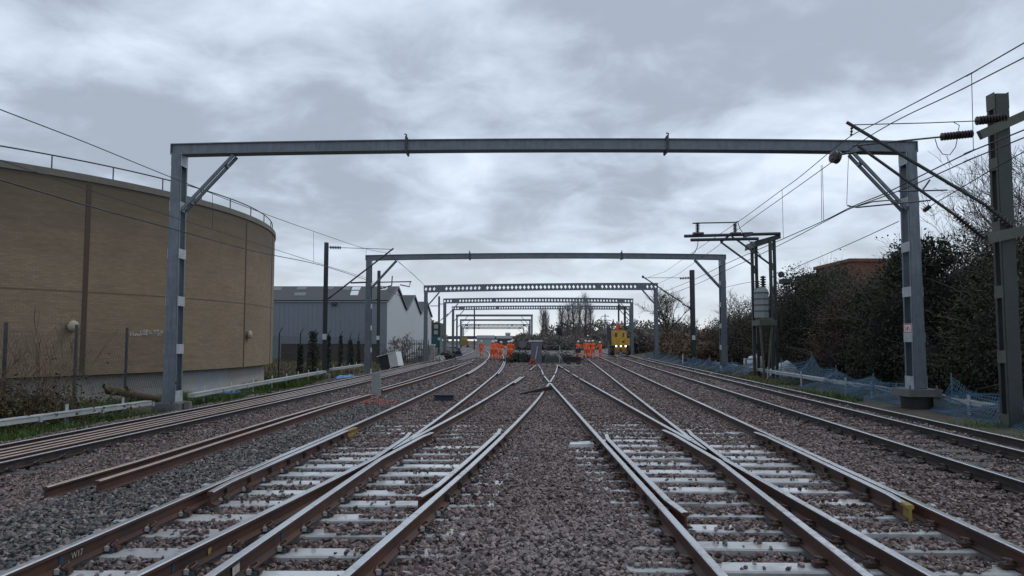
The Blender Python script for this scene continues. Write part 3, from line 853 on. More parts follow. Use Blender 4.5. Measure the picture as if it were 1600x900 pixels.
def scatter():
    P = []; S = []
    for (y0, y1, dens, smin, smax) in ((2.6, 9, 560, 0.016, 0.039), (9, 16, 470, 0.018, 0.039), (16, 28, 240, 0.025, 0.042), (28, 50, 80, 0.040, 0.060), (50, 80, 22, 0.055, 0.08)):
        wmax = 0.72 * y1 + 1.5; A = (y1 - y0) * 2 * wmax; n = int(A * dens)
        x = RNG.uniform(-wmax, wmax, n); y = RNG.uniform(y0, y1, n)
        x0 = fF(y) - 1.8 + 0.5 * (vnoise(x, y, 1.1, 9) - 0.5); x1 = fC(y) + 2.2 + 0.8 * (vnoise(x, y, 1.1, 11) - 0.5)
        k = (np.abs(x) < 0.72 * y + 1.2) & (x > x0) & (x < x1); x = x[k]; y = y[k]
        z = ground(x, y); s = RNG.uniform(smin, smax, len(x)) * (1 + 0.35 * (RNG.random(len(x)) > 0.93))
        # off the rails
        keep = np.ones(len(x), bool)
        for R_ in SEATS:
            i = np.argsort(R_[:, 1]); xr = np.interp(y, R_[i, 1], R_[i, 0], left=1e3, right=1e3)
            keep &= np.abs(x - xr) > 0.055 + s * 0.6
        # mostly off the sleepers, with drifts lying over them
        nz = 0.85 * vnoise(x, y, 0.9, 3) + 0.15 * vnoise(x, y, 5.0, 6)
        thr = 0.60 - 0.26 * sstep(10, 18, y)
        for (yb, xa, xb, rot) in BEARERS:
            if yb < y0 - 0.5 or yb > y1 + 0.5: continue
            yy = yb + rot * (x - (xa + xb) / 2)
            on = (np.abs(y - yy) < 0.12) & (x > xa - 0.02) & (x < xb + 0.02)
            old = xb < -5 or xa > 6
            drift = nz > (0.66 if old else thr)
            endc = (~np.asarray(old)) & ((x < xa + 0.44) | (x > xb - 0.44)) & (nz > 0.16)
            loner = RNG.random(len(x)) < 0.06
            drop = on & ~(drift | endc | loner)
            keep &= ~drop
            top = (-F_DROP if xb < -5 else 0.0) - 0.011 * old
            z = np.where(on, np.maximum(z, top + s * 0.25), z)
        x, y, z, s = x[keep], y[keep], z[keep], s[keep]
        z = z + s * RNG.uniform(-0.1, 0.45, len(x))
        P.append(np.stack([x, y, z], 1)); S.append(s)
    P = np.concatenate(P); S = np.concatenate(S); n = len(P)
    me = bpy.data.meshes.new('ballast_stones'); me.vertices.add(n); me.vertices.foreach_set('co', P.ravel())
    a = me.attributes.new('rot', 'FLOAT_VECTOR', 'POINT'); rr = RNG.uniform(0, 2 * PI, (n, 3)); rr[:, :2] = RNG.normal(0, 0.55, (n, 2)); a.data.foreach_set('vector', rr.astype(np.float32).ravel())
    a = me.attributes.new('scl', 'FLOAT_VECTOR', 'POINT'); a.data.foreach_set('vector', (np.repeat(S, 3).reshape(-1, 3) * RNG.uniform(0.8, 1.25, (n, 3))).astype(np.float32).ravel())
    me.update(); o = link('ballast_stones', me)
    tag(o, 'loose damp pinkish grey ballast stones around all the tracks', 'ballast', kind='stuff')
    ng = bpy.data.node_groups.new('scatter_stones', 'GeometryNodeTree')
    ng.interface.new_socket('Geometry', in_out='INPUT', socket_type='NodeSocketGeometry'); ng.interface.new_socket('Geometry', in_out='OUTPUT', socket_type='NodeSocketGeometry')
    N = ng.nodes; gi = N.new('NodeGroupInput'); go = N.new('NodeGroupOutput'); ip = N.new('GeometryNodeInstanceOnPoints'); ci = N.new('GeometryNodeCollectionInfo')
    ci.inputs['Collection'].default_value = stones; ci.inputs['Separate Children'].default_value = True; ci.inputs['Reset Children'].default_value = True
    ip.inputs['Pick Instance'].default_value = True
    mp = N.new('GeometryNodeMeshToPoints')
    def na(nm):
        q = N.new('GeometryNodeInputNamedAttribute'); q.data_type = 'FLOAT_VECTOR'; q.inputs['Name'].default_value = nm; return q.outputs[0]
    Lk = ng.links.new
    Lk(gi.outputs[0], mp.inputs[0]); Lk(mp.outputs[0], ip.inputs['Points']); Lk(ci.outputs[0], ip.inputs['Instance'])
    er = N.new('FunctionNodeEulerToRotation'); Lk(na('rot'), er.inputs[0]); Lk(er.outputs[0], ip.inputs['Rotation'])
    Lk(na('scl'), ip.inputs['Scale']); Lk(ip.outputs[0], go.inputs[0])
    md = o.modifiers.new('scatter', 'NODES'); md.node_group = ng
    print('stones', n)


scatter()

# ------------------------------------------------------------------ portal gantries
def column(parent, x, y, z0, z1, w0, w1, dep, inward, braces=(), nb=6, detail=True, mat='galvanised'):
    """battened column: two channels with webs across the line, flat battens on the track side and back"""
    b = MB()
    for s in (-1, 1):
        yy = y + s * dep / 2
        b.hexa([(x - w0 / 2, yy - 0.011, z0), (x + w0 / 2, yy - 0.011, z0), (x + w0 / 2, yy + 0.011, z0), (x - w0 / 2, yy + 0.011, z0)],
               [(x - w1 / 2, yy - 0.011, z1), (x + w1 / 2, yy - 0.011, z1), (x + w1 / 2, yy + 0.011, z1), (x - w1 / 2, yy + 0.011, z1)])
        fl = 0.085
        for e in (-1, 1):
            xa0 = x + e * w0 / 2; xa1 = x + e * w1 / 2; ya, yb = (yy + 0.0115, yy + fl) if s < 0 else (yy - fl, yy - 0.0115)
            b.hexa([(xa0 - 0.011, ya, z0), (xa0 + 0.011, ya, z0), (xa0 + 0.011, yb, z0), (xa0 - 0.011, yb, z0)],
                   [(xa1 - 0.011, ya, z1), (xa1 + 0.011, ya, z1), (xa1 + 0.011, yb, z1), (xa1 - 0.011, yb, z1)])
    c = b.build('column', mat, parent)
    bm_ = 'galvanised_bright' if mat == 'galvanised' else 'moss_steel'
    if detail:
        for i in range(nb):
            u = i / (nb - 1); zc_ = z0 + 0.16 + (z1 - z0 - 0.32) * u; w = w0 + (w1 - w0) * u; hh = 0.15 if 0 < i < nb - 1 else 0.2
            for e in (-1, 1):
                m = MB(); xx = x + e * (w / 2 + 0.018); m.box(xx - 0.006, xx + 0.006, y - dep / 2 + 0.01, y + dep / 2 - 0.01, zc_ - hh, zc_ + hh)
                m.build('batten', bm_, c)
    return c


def gantry(name, label, xl, xr, yl, yr, zt, zb, hb, style, camber=0.0, zl0=-0.15, zr0=-0.05, wcol=(0.37, 0.27), dep=0.5, clamps=(), nb=6, brace=1.75):
    g = thing(name, label, 'gantry', (0, 0, 0), group='portal gantries spanning the tracks')
    mid = lambda u: (xl + (xr - xl) * u, yl + (yr - yl) * u, zb + camber * (1 - (2 * u - 1) ** 2) + (zt - zb) * u)
    column(g, xl, yl, zl0, mid(0)[2] - 0.004, wcol[0], wcol[1], dep, 1, nb=nb, detail=nb > 0); column(g, xr, yr, zr0, mid(1)[2] - 0.004, wcol[0], wcol[1], dep, -1, nb=nb, detail=nb > 0)
    b = MB(); N = 16; fw = 0.22 if hb > 0.3 else 0.16
    ext = 0.2 / (xr - xl)
    us = [-ext + (1 + 2 * ext) * i / N for i in range(N + 1)]
    if style == 'solid':
        for i in range(N):
            p, q = Vector(mid(us[i])), Vector(mid(us[i + 1]))
            for (z0, z1, y0, y1) in ((0, 0.03, -fw, fw), (hb - 0.03, hb, -fw, fw), (0.03, hb - 0.03, -0.16, -0.13), (0.03, hb - 0.03, 0.13, 0.16)):
                b.hexa([(p.x, p.y + y0, p.z + z0), (q.x, q.y + y0, q.z + z0), (q.x, q.y + y1, q.z + z0), (p.x, p.y + y1, p.z + z0)],
                       [(p.x, p.y + y0, p.z + z1), (q.x, q.y + y0, q.z + z1), (q.x, q.y + y1, q.z + z1), (p.x, p.y + y1, p.z + z1)])
        for e in (us[0], us[-1]):
            p = Vector(mid(e)); b.box(p.x - 0.012, p.x + 0.012, p.y - fw, p.y + fw, p.z + 0.002, p.z + hb - 0.002)
    else:
        Lx = xr - xl + 0.4; n = int(Lx / 0.40); pw = Lx / n; skip = {3, 4, int(n * 0.26), n - 4, n - 5, int(n * 0.75)}
        for i in range(n):
            u0 = us[0] + (us[-1] - us[0]) * i / n; u1 = us[0] + (us[-1] - us[0]) * (i + 1) / n
            p, q = Vector(mid(u0)), Vector(mid(u1))
            def W_(a, c_, yy): return (p.x + (q.x - p.x) * a, p.y + (q.y - p.y) * a + yy, p.z + (q.z - p.z) * a + c_ * hb)
            for yy in (-0.15, 0.15):
                if i in skip:
                    b.add([W_(0, 0, yy), W_(1, 0, yy), W_(1, 1, yy), W_(0, 1, yy)], [(0, 1, 2, 3)]); continue
                vs = [W_(0, 0, yy), W_(.5, 0, yy), W_(1, 0, yy), W_(1, .5, yy), W_(1, 1, yy), W_(.5, 1, yy), W_(0, 1, yy), W_(0, .5, yy), W_(.5, .17, yy), W_(.86, .5, yy), W_(.5, .83, yy), W_(.14, .5, yy)]
                b.add(vs, [(0, 1, 8, 11, 7), (1, 2, 3, 9, 8), (3, 4, 5, 10, 9), (5, 6, 7, 11, 10)])
            for (z0, z1) in ((-0.02, 0.0), (1.0, 1.02)):
                b.hexa([W_(0, z0, -0.2), W_(1, z0, -0.2), W_(1, z0, 0.2), W_(0, z0, 0.2)], [W_(0, z1 + .03, -0.2), W_(1, z1 + .03, -0.2), W_(1, z1 + .03, 0.2), W_(0, z1 + .03, 0.2)])
    bo = b.build('beam', 'galvanised', g)
    for u in clamps:
        p = Vector(mid(u)); m = MB()
        r_ = 0.035
        m.tube([(p.x, p.y - fw - 0.05, p.z - 0.06), (p.x, p.y - fw - 0.05, p.z + hb + 0.07), (p.x, p.y + fw + 0.05, p.z + hb + 0.07), (p.x, p.y + fw + 0.05, p.z - 0.06), (p.x, p.y - fw - 0.05, p.z - 0.06)], r_, 6)
        m.tube([(p.x, p.y - fw - 0.05, p.z + hb + 0.05), (p.x + 0.02, p.y - fw - 0.09, p.z + hb + 0.12), (p.x - 0.04, p.y - fw - 0.05, p.z + hb + 0.15)], 0.025, 5)
        m.tube([(p.x, p.y - fw - 0.05, p.z - 0.02), (p.x + 0.07, p.y - fw - 0.09, p.z - 0.03), (p.x + 0.05, p.y - fw - 0.05, p.z - 0.1)], 0.025, 5)
        m.build('clamp', 'dark_steel', bo)
    for (x, y, u, s) in ((xl, yl, 0, 1), (xr, yr, 1, -1)):
        zt_ = mid(u)[2] - 0.01; m = MB()
        for off in (-0.15, 0.15):
            m.bar((x + s * wcol[1] / 2 + s * 0.03, y + off, zt_ - brace), (x + s * brace, y + off, zt_), 0.07, 0.09)
        for q in (0.15, 0.82):
            px = x + s * (wcol[1] / 2 + 0.03) + s * (brace - wcol[1] / 2) * q; pz = zt_ - brace + brace * q
            m.box(px - 0.05, px + 0.05, y - 0.112, y + 0.112, pz - 0.05, pz + 0.05)
        m.build('knee_brace', 'galvanised', g)
    return g


pL = at(281, 243.5, 23.3); pR = at(1418, 240, 22.8)
g1 = gantry('portal_gantry', 'nearest and largest grey steel gantry with solid beam across the tracks', pL.x, pR.x, 23.3, 22.8, pR.z, pL.z, 0.345, 'solid', 0.12, zl0=-0.05, zr0=0.42, clamps=(0.317, 0.673), dep=0.52)
m = MB(); m.box(pL.x - 0.42, pL.x + 0.42, 22.85, 23.75, -0.32, -0.055); m.box(pL.x - 0.30, pL.x + 0.30, 22.98, 23.62, -0.055, -0.03); m.box(pL.x + 0.45, pL.x + 0.62, 23.1, 23.3, -0.4, -0.02); m.build('footing', 'concrete_dark', g1)
m = MB(); m.lathe((pR.x, 22.8, -0.5), [(0.44, 0), (0.44, 0.66), (0.42, 0.67)], 24, 1); m.box(pR.x - 0.5, pR.x + 0.5, 22.3, 23.3, 0.18, 0.40, 0)
for ex in (-0.4, 0.4):
    for ey in (22.4, 23.2): m.lathe((pR.x + ex, ey, 0.40), [(0.03, 0), (0.03, 0.12)], 6, 0)
m.build('pile_footing', ['concrete_dark', 'rubber'], g1)
# warning plate on the right column
sx_ = pR.x - 0.185; pl = MB(); pl.box(sx_ - 0.012, sx_, 22.56, 23.04, 2.08, 2.36); po = pl.build('warning_plate', 'white_paint', g1)
ps = MB()
for (ya, yb, za, zb_) in ((22.57, 23.03, 2.325, 2.35), (22.57, 23.03, 2.09, 2.115), (22.57, 22.60, 2.117, 2.323), (23.0, 23.03, 2.117, 2.323)): ps.box(sx_ - 0.015, sx_ - 0.0125, ya, yb, za, zb_)
for i, (ya, za, yb, zb_) in enumerate(((22.65, 2.15, 22.78, 2.28), (22.78, 2.28, 22.80, 2.15), (22.95, 2.28, 22.85, 2.2), (22.85, 2.2, 22.93, 2.15))):
    ps.bar((sx_ - 0.0145, ya, za), (sx_ - 0.0145, yb, zb_), 0.004, 0.03, upv=(1, 0, 0))
ps.build('plate_marks', 'sign_red', po)

p2l, p2r = at(577, 407, 47.8), at(1128, 406, 47.8)
g2 = gantry('portal_gantry', 'second gantry from the camera, plain solid beam above the left masts', p2l.x, p2r.x, 47.8, 47.8, p2r.z, p2l.z, 0.33, 'solid', 0.12, zl0=-0.3, zr0=-0.1, clamps=(0.285, 0.715), dep=0.5, nb=6, wcol=(0.36, 0.28))
p3l, p3r = at(665.5, 456, 73), at(1024.5, 453, 73)
gantry('portal_gantry', 'third gantry, beam pierced by a row of diamond holes', p3l.x, p3r.x, 73, 73, p3r.z, p3l.z - 0.05, 0.64, 'pierced', 0.08, zl0=-0.2, zr0=0.1, nb=0, wcol=(0.34, 0.30), dep=0.45, brace=1.3)
p4l, p4r = at(695, 474, 98), at(987, 474, 98)
gantry('portal_gantry', 'fourth gantry, upper of two pierced beams just above the orange workers', p4l.x, p4r.x, 98, 98, p4r.z, p4l.z, 0.6, 'pierced', 0.12, zl0=-0.2, zr0=0.0, nb=0, wcol=(0.36, 0.36), dep=0.4)
p5l, p5r = at(708, 484.5, 122), at(985, 484, 122)
gantry('portal_gantry', 'fifth gantry, lower of two pierced beams just above the orange workers', p5l.x, p5r.x, 122, 122, p5r.z, p5l.z, 0.58, 'pierced', 0.1, zl0=-0.3, zr0=0.0, nb=0, wcol=(0.36, 0.36), dep=0.4)
for i, (xa, xb, py, Y, stl, lab) in enumerate(((714, 831, 494.5, 156, 'solid', 'narrow plain gantry behind the pierced ones, nearer of two'), (720, 828, 501.5, 182, 'solid', 'narrow plain gantry behind the pierced ones, farther of two'), (722, 826, 510, 235, 'pierced', 'small distant pierced gantry above the brown bridge'), (724, 818, 514, 290, 'pierced', 'smallest and farthest pierced gantry near the horizon'))):
    a, b_ = at(xa, py, Y), at(xb, py, Y)
    gantry('portal_gantry', lab, a.x, b_.x, Y, Y, b_.z, a.z, 0.42 if i < 2 else 0.7, stl, 0.0, zl0=-0.3, zr0=-0.1, nb=0, wcol=(0.34, 0.34), dep=0.4, brace=2.2)

# ------------------------------------------------------------------ masts and cantilevers
def rod(b, pts, r=0.03, n=6, m=0): return b.tube(pts, r, n, m)


def insul(b, a, c, r=0.09, n=9, m=0, core=0.03):
    a = Vector(a); c = Vector(c); L = (c - a).length; prof = [(core, 0)]
    for i in range(n):
        h = L * (i + 0.5) / n; prof += [(core, h - L / n * 0.38), (r, h - L / n * 0.1), (r * 0.95, h + L / n * 0.12), (core, h + L / n * 0.34)]
    prof.append((core, L)); b.lathe(a, prof, 10, m, (c - a)); return b


YM = 17.8
ms = thing('overhead_line_mast', 'big green-grey battened steel mast at the right edge carrying two diagonal tubes', 'mast')
mx0 = at(1563, 660, YM); xm = at(1577, 400, YM).x
column(ms, xm, YM + 0.17, -0.25, at(1566, 146, YM).z, 0.33, 0.31, 0.34, -1, nb=6, mat='green_steel')
m = MB(); a_, b__ = at(1527, 213, YM), at(1592, 178, YM); m.bar((a_.x, YM - 0.09, a_.z), (b__.x + 0.1, YM - 0.09, b__.z - 0.05), 0.12, 0.22); m.build('top_bracket', 'moss_steel', ms)
m = MB(); a_, b__ = at(1537, 374, YM), at(1600, 355, YM); m.bar((a_.x, YM - 0.1, a_.z), (b__.x + 0.4, YM - 0.1, b__.z), 0.14, 0.25); m.build('lower_bracket', 'moss_steel', ms)
m = MB(); p = at(1323, 191, YM - .1); q = at(1536, 318, YM - .1); r_ = at(1588, 360, YM - .1); rod(m, [p, q], 0.042, 8); m.build('cantilever_tube', 'green_steel', ms)
m = MB(); insul(m, q, r_, 0.075, 10); m.build('insulator', 'insulator', ms)
m = MB(); p2 = at(1341, 228, YM - .1); q2 = at(1492, 336, YM - .1); r2 = at(1538, 373, YM - .1); rod(m, [p2, q2], 0.036, 8); m.build('cantilever_tube', 'green_steel', ms)
m = MB(); insul(m, q2, r2, 0.085, 11); m.build('insulator', 'insulator', ms)
m = MB(); s1 = at(1470, 214, YM - .1); s2 = at(1520, 209, YM - .1); rod(m, [at(1332, 228, YM - .1), at(1400, 221, YM - .1), s1], 0.022, 6); m.build('stay_rod', 'green_steel', ms)
m = MB(); insul(m, s1, s2, 0.10, 11); m.build('insulator', 'insulator', ms)
m = MB(); s3 = at(1525, 189, YM - .1); s4 = at(1572, 184, YM - .1); rod(m, [at(1333, 195, YM - .1), at(1450, 192, YM - .1), s3], 0.013, 5); m.build('stay_wire', 'wire', ms)
m = MB(); insul(m, s3, s4, 0.11, 10); m.build('insulator', 'insulator', ms)
m = MB(); lp = [at(x, y, YM - .1) for x, y in ((1461, 217), (1465, 230), (1473, 241), (1484, 242), (1493, 230), (1496, 216), (1497, 205), (1499, 196), (1490, 191))]; rod(m, lp, 0.010, 5); m.build('jumper_wire', 'wire', ms)
m = MB(); d0 = at(1331, 198, YM - .1); d1 = at(1330, 213, YM - .1); insul(m, d0, d1, 0.035, 3, core=0.015); m.build('drop_link', 'dark_steel', ms)
m = MB(); ra = at(1324, 321, YM - .1); rb = at(1331, 323, YM - .1); rc = at(1454, 313, YM - .1)
rod(m, [ra, rb, at(1340, 324, YM - .1), rc], 0.018, 6); rod(m, [at(1340, 322, YM - .1), at(1365, 315, YM - .1), at(1390, 313, YM - .1), at(1402, 318, YM - .1)], 0.016, 5)
m.build('registration_arm', 'green_steel', ms)
m = MB(); rod(m, [at(1404, 299, YM - .1), at(1480, 297, YM - .1)], 0.018, 6); rod(m, [at(1453, 281, YM - .1), at(1441, 298, YM - .1)], 0.02, 6); m.build('strut', 'green_steel', ms)
m = MB(); w0 = at(1306, 244, YM - .25); m.lathe(w0 - Vector((0.10, 0, 0)), [(0.07, 0), (0.155, 0.03), (0.155, 0.06), (0.11, 0.10), (0.155, 0.14), (0.155, 0.17), (0.07, 0.20)], 14, 0, (1, 0.25, -0.15)); rod(m, [at(1316, 241, YM - .2), at(1345, 236, YM - .1)], 0.025, 6); m.build('balance_pulley', 'insulator', ms)


def simple_mast(label, px, Y, ptop, zbase, arms, w=0.22):
    b0 = at(px, 560, Y); top = at(px, ptop, Y); t_ = thing('overhead_line_mast', label, 'mast')
    b = MB()
    for yy in (-w / 2, w / 2): b.box(b0.x - w / 2, b0.x + w / 2, Y + yy - 0.012, Y + yy + 0.012, zbase, top.z)
    b.box(b0.x - 0.012, b0.x + 0.012, Y - w / 2 + 0.013, Y + w / 2 - 0.013, zbase, top.z - 0.003)
    b.build('post', 'dark_steel', t_)
    m = MB(); m.box(b0.x - 0.13, b0.x + 0.13, Y - w / 2 - 0.035, Y - w / 2 - 0.014, 1.9, 2.25); m.build('number_plate', 'white_paint', t_)
    m = MB(); m.box(b0.x - 0.35, b0.x + 0.35, Y - 0.35, Y + 0.35, zbase - 0.3, zbase + 0.1); m.build('footing', 'concrete_dark', t_)
    for kind, pts in arms:
        P_ = [at(x, y, Y) for x, y in pts]; m = MB()
        if kind == 'ins':
            insul(m, P_[0], P_[1], 0.11, 7); m.build('insulator', 'insulator', t_)
        else:
            rod(m, P_, {'tube': 0.05, 'wire': 0.018}[kind], 6); m.build({'tube': 'cantilever_tube', 'wire': 'stay_wire'}[kind], 'dark_steel', t_)
    return t_


simple_mast('dark steel mast standing alone between the round building and the second gantry', 507, 46, 379, -0.3, [('wire', ((509, 386), (515, 386))), ('ins', ((515, 386.5), (533, 387))), ('wire', ((533, 387), (611, 389.5))), ('tube', ((514, 466), (615, 388))), ('ins', ((509, 469.5), (519, 462))), ('tube', ((548, 442), (574, 441)))])
simple_mast('shorter dark mast just behind the second gantry\'s left column', 590.5, 65, 423, -0.3, [('tube', ((593, 441), (643, 440))), ('tube', ((613, 431), (612, 446))), ('tube', ((625, 445), (640, 448), (641, 440))), ('tube', ((592, 452), (612, 446))), ('ins', ((584, 470), (590, 467)))], 0.24)
simple_mast('slim mast left of the fourth gantry near the pale gable', 685.5, 103, 463, -0.3, [('tube', ((687, 475), (697, 475))), ('tube', ((688, 501), (700, 490))), ('tube', ((672, 478), (685, 478)))], 0.24)
simple_mast('dark mast with level arm in front of the bare tree on the right', 1083.5, 60, 422, -0.1, [('wire', ((1004, 434), (1064, 434))), ('ins', ((1062, 435), (1080, 434))), ('tube', ((1004, 432), (1066, 473))), ('ins', ((1066, 474), (1082, 484))), ('ins', ((1003, 432.5), (1006, 432.5))), ('wire', ((1068, 472), (1030, 452)))], 0.33)
simple_mast('thin dark pole by the curve beyond the gantries on the left', 741, 150, 480, -0.3, [], 0.26)
simple_mast('thin dark pole standing behind the yellow rail vehicle', 967.3, 100, 476, 0.0, [], 0.2)
simple_mast('second dark pole behind the yellow rail vehicle, with diagonal stay', 977, 100, 479, 0.0, [('tube', ((970, 474), (984, 488)))], 0.26)

# switching structure with transformer
YS = 40.0
sw = thing('switch_tower', 'green-grey four legged steel tower with grey transformer and twin booms on top', 'switch tower')
xa, xb, xc, xd = at(1184, 500, YS).x, at(1194.5, 500, YS + 1.2).x, at(1203, 500, YS).x, at(1215.5, 500, YS).x
tz = at(1200, 367, YS).z
for x_, y_ in ((xa, YS + 0.7), (xa + 0.42, YS + 1.3), (xc, YS - 0.3), (xd, YS + 0.3)):
    m = MB(); m.box(x_ - 0.07, x_ + 0.07, y_ - 0.07, y_ + 0.07, -0.25, tz - 0.25 - 0.02); m.build('leg', 'green_steel', sw)
for i, z_ in enumerate((1.6, 3.1, 4.5, 5.8, 6.9)):
    m = MB(); m.bar((xc + 0.072, YS - 0.3, z_), (xd - 0.072, YS + 0.3, z_), 0.04, 0.36); m.build('batten', 'green_steel', sw)
    m = MB(); m.bar((xa + 0.072, YS + 0.7, z_ - 0.1), (xa + 0.35, YS + 1.3, z_ - 0.1), 0.04, 0.34); m.build('batten', 'green_steel', sw)
m = MB(); m.hexa([(xa - 0.15, YS - 0.2, tz - 0.7), (xd + 0.12, YS - 0.4, tz - 0.24), (xd + 0.12, YS + 1.5, tz - 0.24), (xa - 0.15, YS + 1.5, tz - 0.7)], [(xa - 0.1, YS - 0.2, tz - 0.35), (xd + 0.12, YS - 0.4, tz), (xd + 0.12, YS + 1.5, tz), (xa - 0.1, YS + 1.5, tz - 0.35)]); m.build('top_plate', 'green_steel', sw)
for (x0, y0, x1, y1) in ((1069, 369, 1219, 365), (1079, 375, 1185, 373)):
    a_, b__ = at(x0, y0, YS - .45), at(x1, y1, YS - .45); m = MB(); rod(m, [a_, b__], 0.085, 8); bo = m.build('boom', 'dark_steel', sw)
for x_ in (1090, 1148.5):
    m = MB(); a_, b__ = at(x_, 366, YS - .45), at(x_, 349, YS - .45); insul(m, a_ + Vector((0, 0, 0.05)), b__, 0.12, 7, core=0.05); m.box(a_.x - 0.25, a_.x + 0.3, YS - 0.6, YS - 0.3, a_.z - 0.02, a_.z + 0.09); m.build('post_insulator', 'insulator', sw)
m = MB(); rod(m, [at(1082, 349, YS - .45), at(1090, 348.5, YS - .45), at(1149, 347.5, YS - .45), at(1154, 346, YS - .45)], 0.035, 6); m.build('contact_bar', 'dark_steel', sw)
for pts in (((1126, 378), (1182, 419)), ((1149, 373), (1202, 412)), ((1126, 378), (1141, 367), (1150, 375))):
    m = MB(); rod(m, [at(x, y, YS - .42) for x, y in pts], 0.055, 6); m.build('strut', 'dark_steel', sw)
m = MB(); a_ = at(1168, 367, YS - .45); m.hexa([(a_.x - 0.2, YS - 0.58, a_.z - 0.12), (a_.x + 0.2, YS - 0.58, a_.z - 0.06), (a_.x + 0.2, YS - 0.32, a_.z - 0.06), (a_.x - 0.2, YS - 0.32, a_.z - 0.12)], [(a_.x - 0.24, YS - 0.58, a_.z + 0.12), (a_.x + 0.26, YS - 0.58, a_.z + 0.14), (a_.x + 0.26, YS - 0.32, a_.z + 0.14), (a_.x - 0.24, YS - 0.32, a_.z + 0.12)]); m.build('actuator', 'dark_steel', sw)
m = MB(); rod(m, [at(x, y, YS - .45) for x, y in ((1091, 372), (1090, 384), (1086, 394), (1082, 397))], 0.02, 5); m.build('jumper_wire', 'wire', sw)
m = MB(); rod(m, [at(x, y, YS - .45) for x, y in ((1153, 348), (1156, 357), (1164, 369), (1178, 385), (1190, 402))], 0.02, 5); m.build('jumper_wire', 'wire', sw)
# transformer tank with lid, ribs and bushings
ta, tb = at(1184, 496, YS - .6), at(1205, 452, YS - .6)
tk = MB(); cx_ = (ta.x + tb.x) / 2; hw = (tb.x - ta.x) / 2
tk.lathe((cx_, YS - 0.1, ta.z), [(hw * 1.06, 0), (hw * 1.06, tb.z - ta.z - 0.1), (hw * 0.9, tb.z - ta.z + 0.05), (hw * 0.4, tb.z - ta.z + 0.16)], 8)
tko = tk.build('transformer', 'transformer', sw)
for i in range(1, 5):
    z_ = ta.z + (tb.z - ta.z) * i / 4.6; m = MB(); m.lathe((cx_, YS - 0.1, z_), [(hw * 1.12, 0), (hw * 1.12, 0.05)], 8); m.build('band', 'dark_steel', tko)
m = MB(); insul(m, (cx_ + 0.12, YS - 0.1, tb.z + 0.1), (cx_ + 0.12, YS - 0.1, tb.z + 0.75), 0.17, 5, core=0.08); m.build('bushing', 'insulator', tko)
m = MB(); insul(m, (cx_ - 0.2, YS - 0.1, tb.z + 0.05), (cx_ - 0.2, YS - 0.1, tb.z + 0.5), 0.15, 4, core=0.08); m.build('bushing', 'insulator', tko)
m = MB(); m.box(xa - 0.15, xc + 0.12, YS - 0.75, YS + 0.55, ta.z - 0.42, ta.z - 0.14); m.box(xa, xc, YS - 0.6, YS + 0.4, ta.z - 0.14, ta.z - 0.02); m.build('platform', 'moss_steel', sw)
for (x0, x1) in ((xa - 0.08, xa + 0.1), (xa + 0.55, xa + 0.25)):
    m = MB(); m.bar((x0, YS - 0.6, ta.z - 0.43), (x1, YS - 0.6, -0.2), 0.09, 0.09); m.build('strut', 'moss_steel', sw)
m = MB(); m.lathe(at(1220, 429, YS) - Vector((0, 0.1, 0)), [(0.05, 0), (0.17, 0.02), (0.17, 0.08), (0.05, 0.1)], 12, 0, (0, 1, 0)); m.build('pulley', 'green_steel', sw)
m = MB(); a_ = at(1220, 443, YS + .3); b__ = at(1235, 436, YS + .3); m.box(a_.x, b__.x, YS, YS + 0.6, a_.z, b__.z); m.build('side_box', 'green_steel', sw)

# ------------------------------------------------------------------ overhead wires (each wire a thing, its droppers parts)
def wire(label, pts, r=0.009, drops=()):
    t_ = thing('overhead_wire', label, 'wire', group='overhead line wires')
    m = MB(); m.tube(pts, r, 5); m.build('conductor', 'wire', t_)
    for a, b in drops:
        m = MB(); m.tube([a, b], 0.006, 4); m.build('dropper', 'wire', t_)
    return t_


def along(pxs, fx):
    """points on a wire that hangs above the line x=fx(y), from photo positions"""
    out = []
    for px, py in pxs:
        u = (px - 800) / FPX; lo, hi = 3.0, 400.0
        g = lambda Y: at(px, py, Y).x - float(fx(Y))
        s0 = g(lo)
        for _ in range(60):
            mid = (lo + hi) / 2
            if (g(mid) > 0) == (s0 > 0): lo = mid
            else: hi = mid
        out.append(at(px, py, lo))
    return out


def smooth(P, n=5):
    P = [Vector(p) for p in P]; out = []
    for i in range(len(P) - 1):
        a = P[max(i - 1, 0)]; b = P[i]; c = P[i + 1]; d = P[min(i + 2, len(P) - 1)]
        for k in range(n):
            u = k / n; out.append(0.5 * ((2 * b) + (c - a) * u + (2 * a - 5 * b + 4 * c - d) * u * u + (3 * b - a - 3 * c + d) * u ** 3))
    out.append(P[-1]); return out


def ext(P):        # carry the wire on past the camera
    return [P[0] + (P[0] - P[1]).normalized() * 16] + P


fFl = lambda y: -8.75 + 0.027 * min(y, 46)
cat = along([(0, 171), (130, 221), (265, 276), (400, 329), (486, 360), (569, 388), (609, 396)], fFl)
con = along([(0, 281), (132, 320), (264, 356), (400, 393), (500, 414), (569, 436)], fFl)
aux = along([(0, 250), (140, 297), (267, 338), (400, 380), (490, 409), (569, 433)], lambda y: fFl(y) + 0.12)
wire('upper overhead wire over the far left track, crossing the sky above the round building', smooth(ext(cat)) + [at(665, 447, 70)], 0.010, [(along([(490, 362)], fFl)[0], along([(490, 410)], fFl)[0]), (along([(572, 389)], fFl)[0], along([(572, 436)], fFl)[0]), (along([(332, 303)], fFl)[0], along([(332, 357)], fFl)[0])])
wire('lower overhead wire drawn across the brick of the round building', smooth(ext(con)) + [at(640, 470, 66)], 0.013)
wire('thin middle overhead wire drawn across the brick of the round building', smooth(ext(aux)) + [at(636, 468, 66)], 0.008)
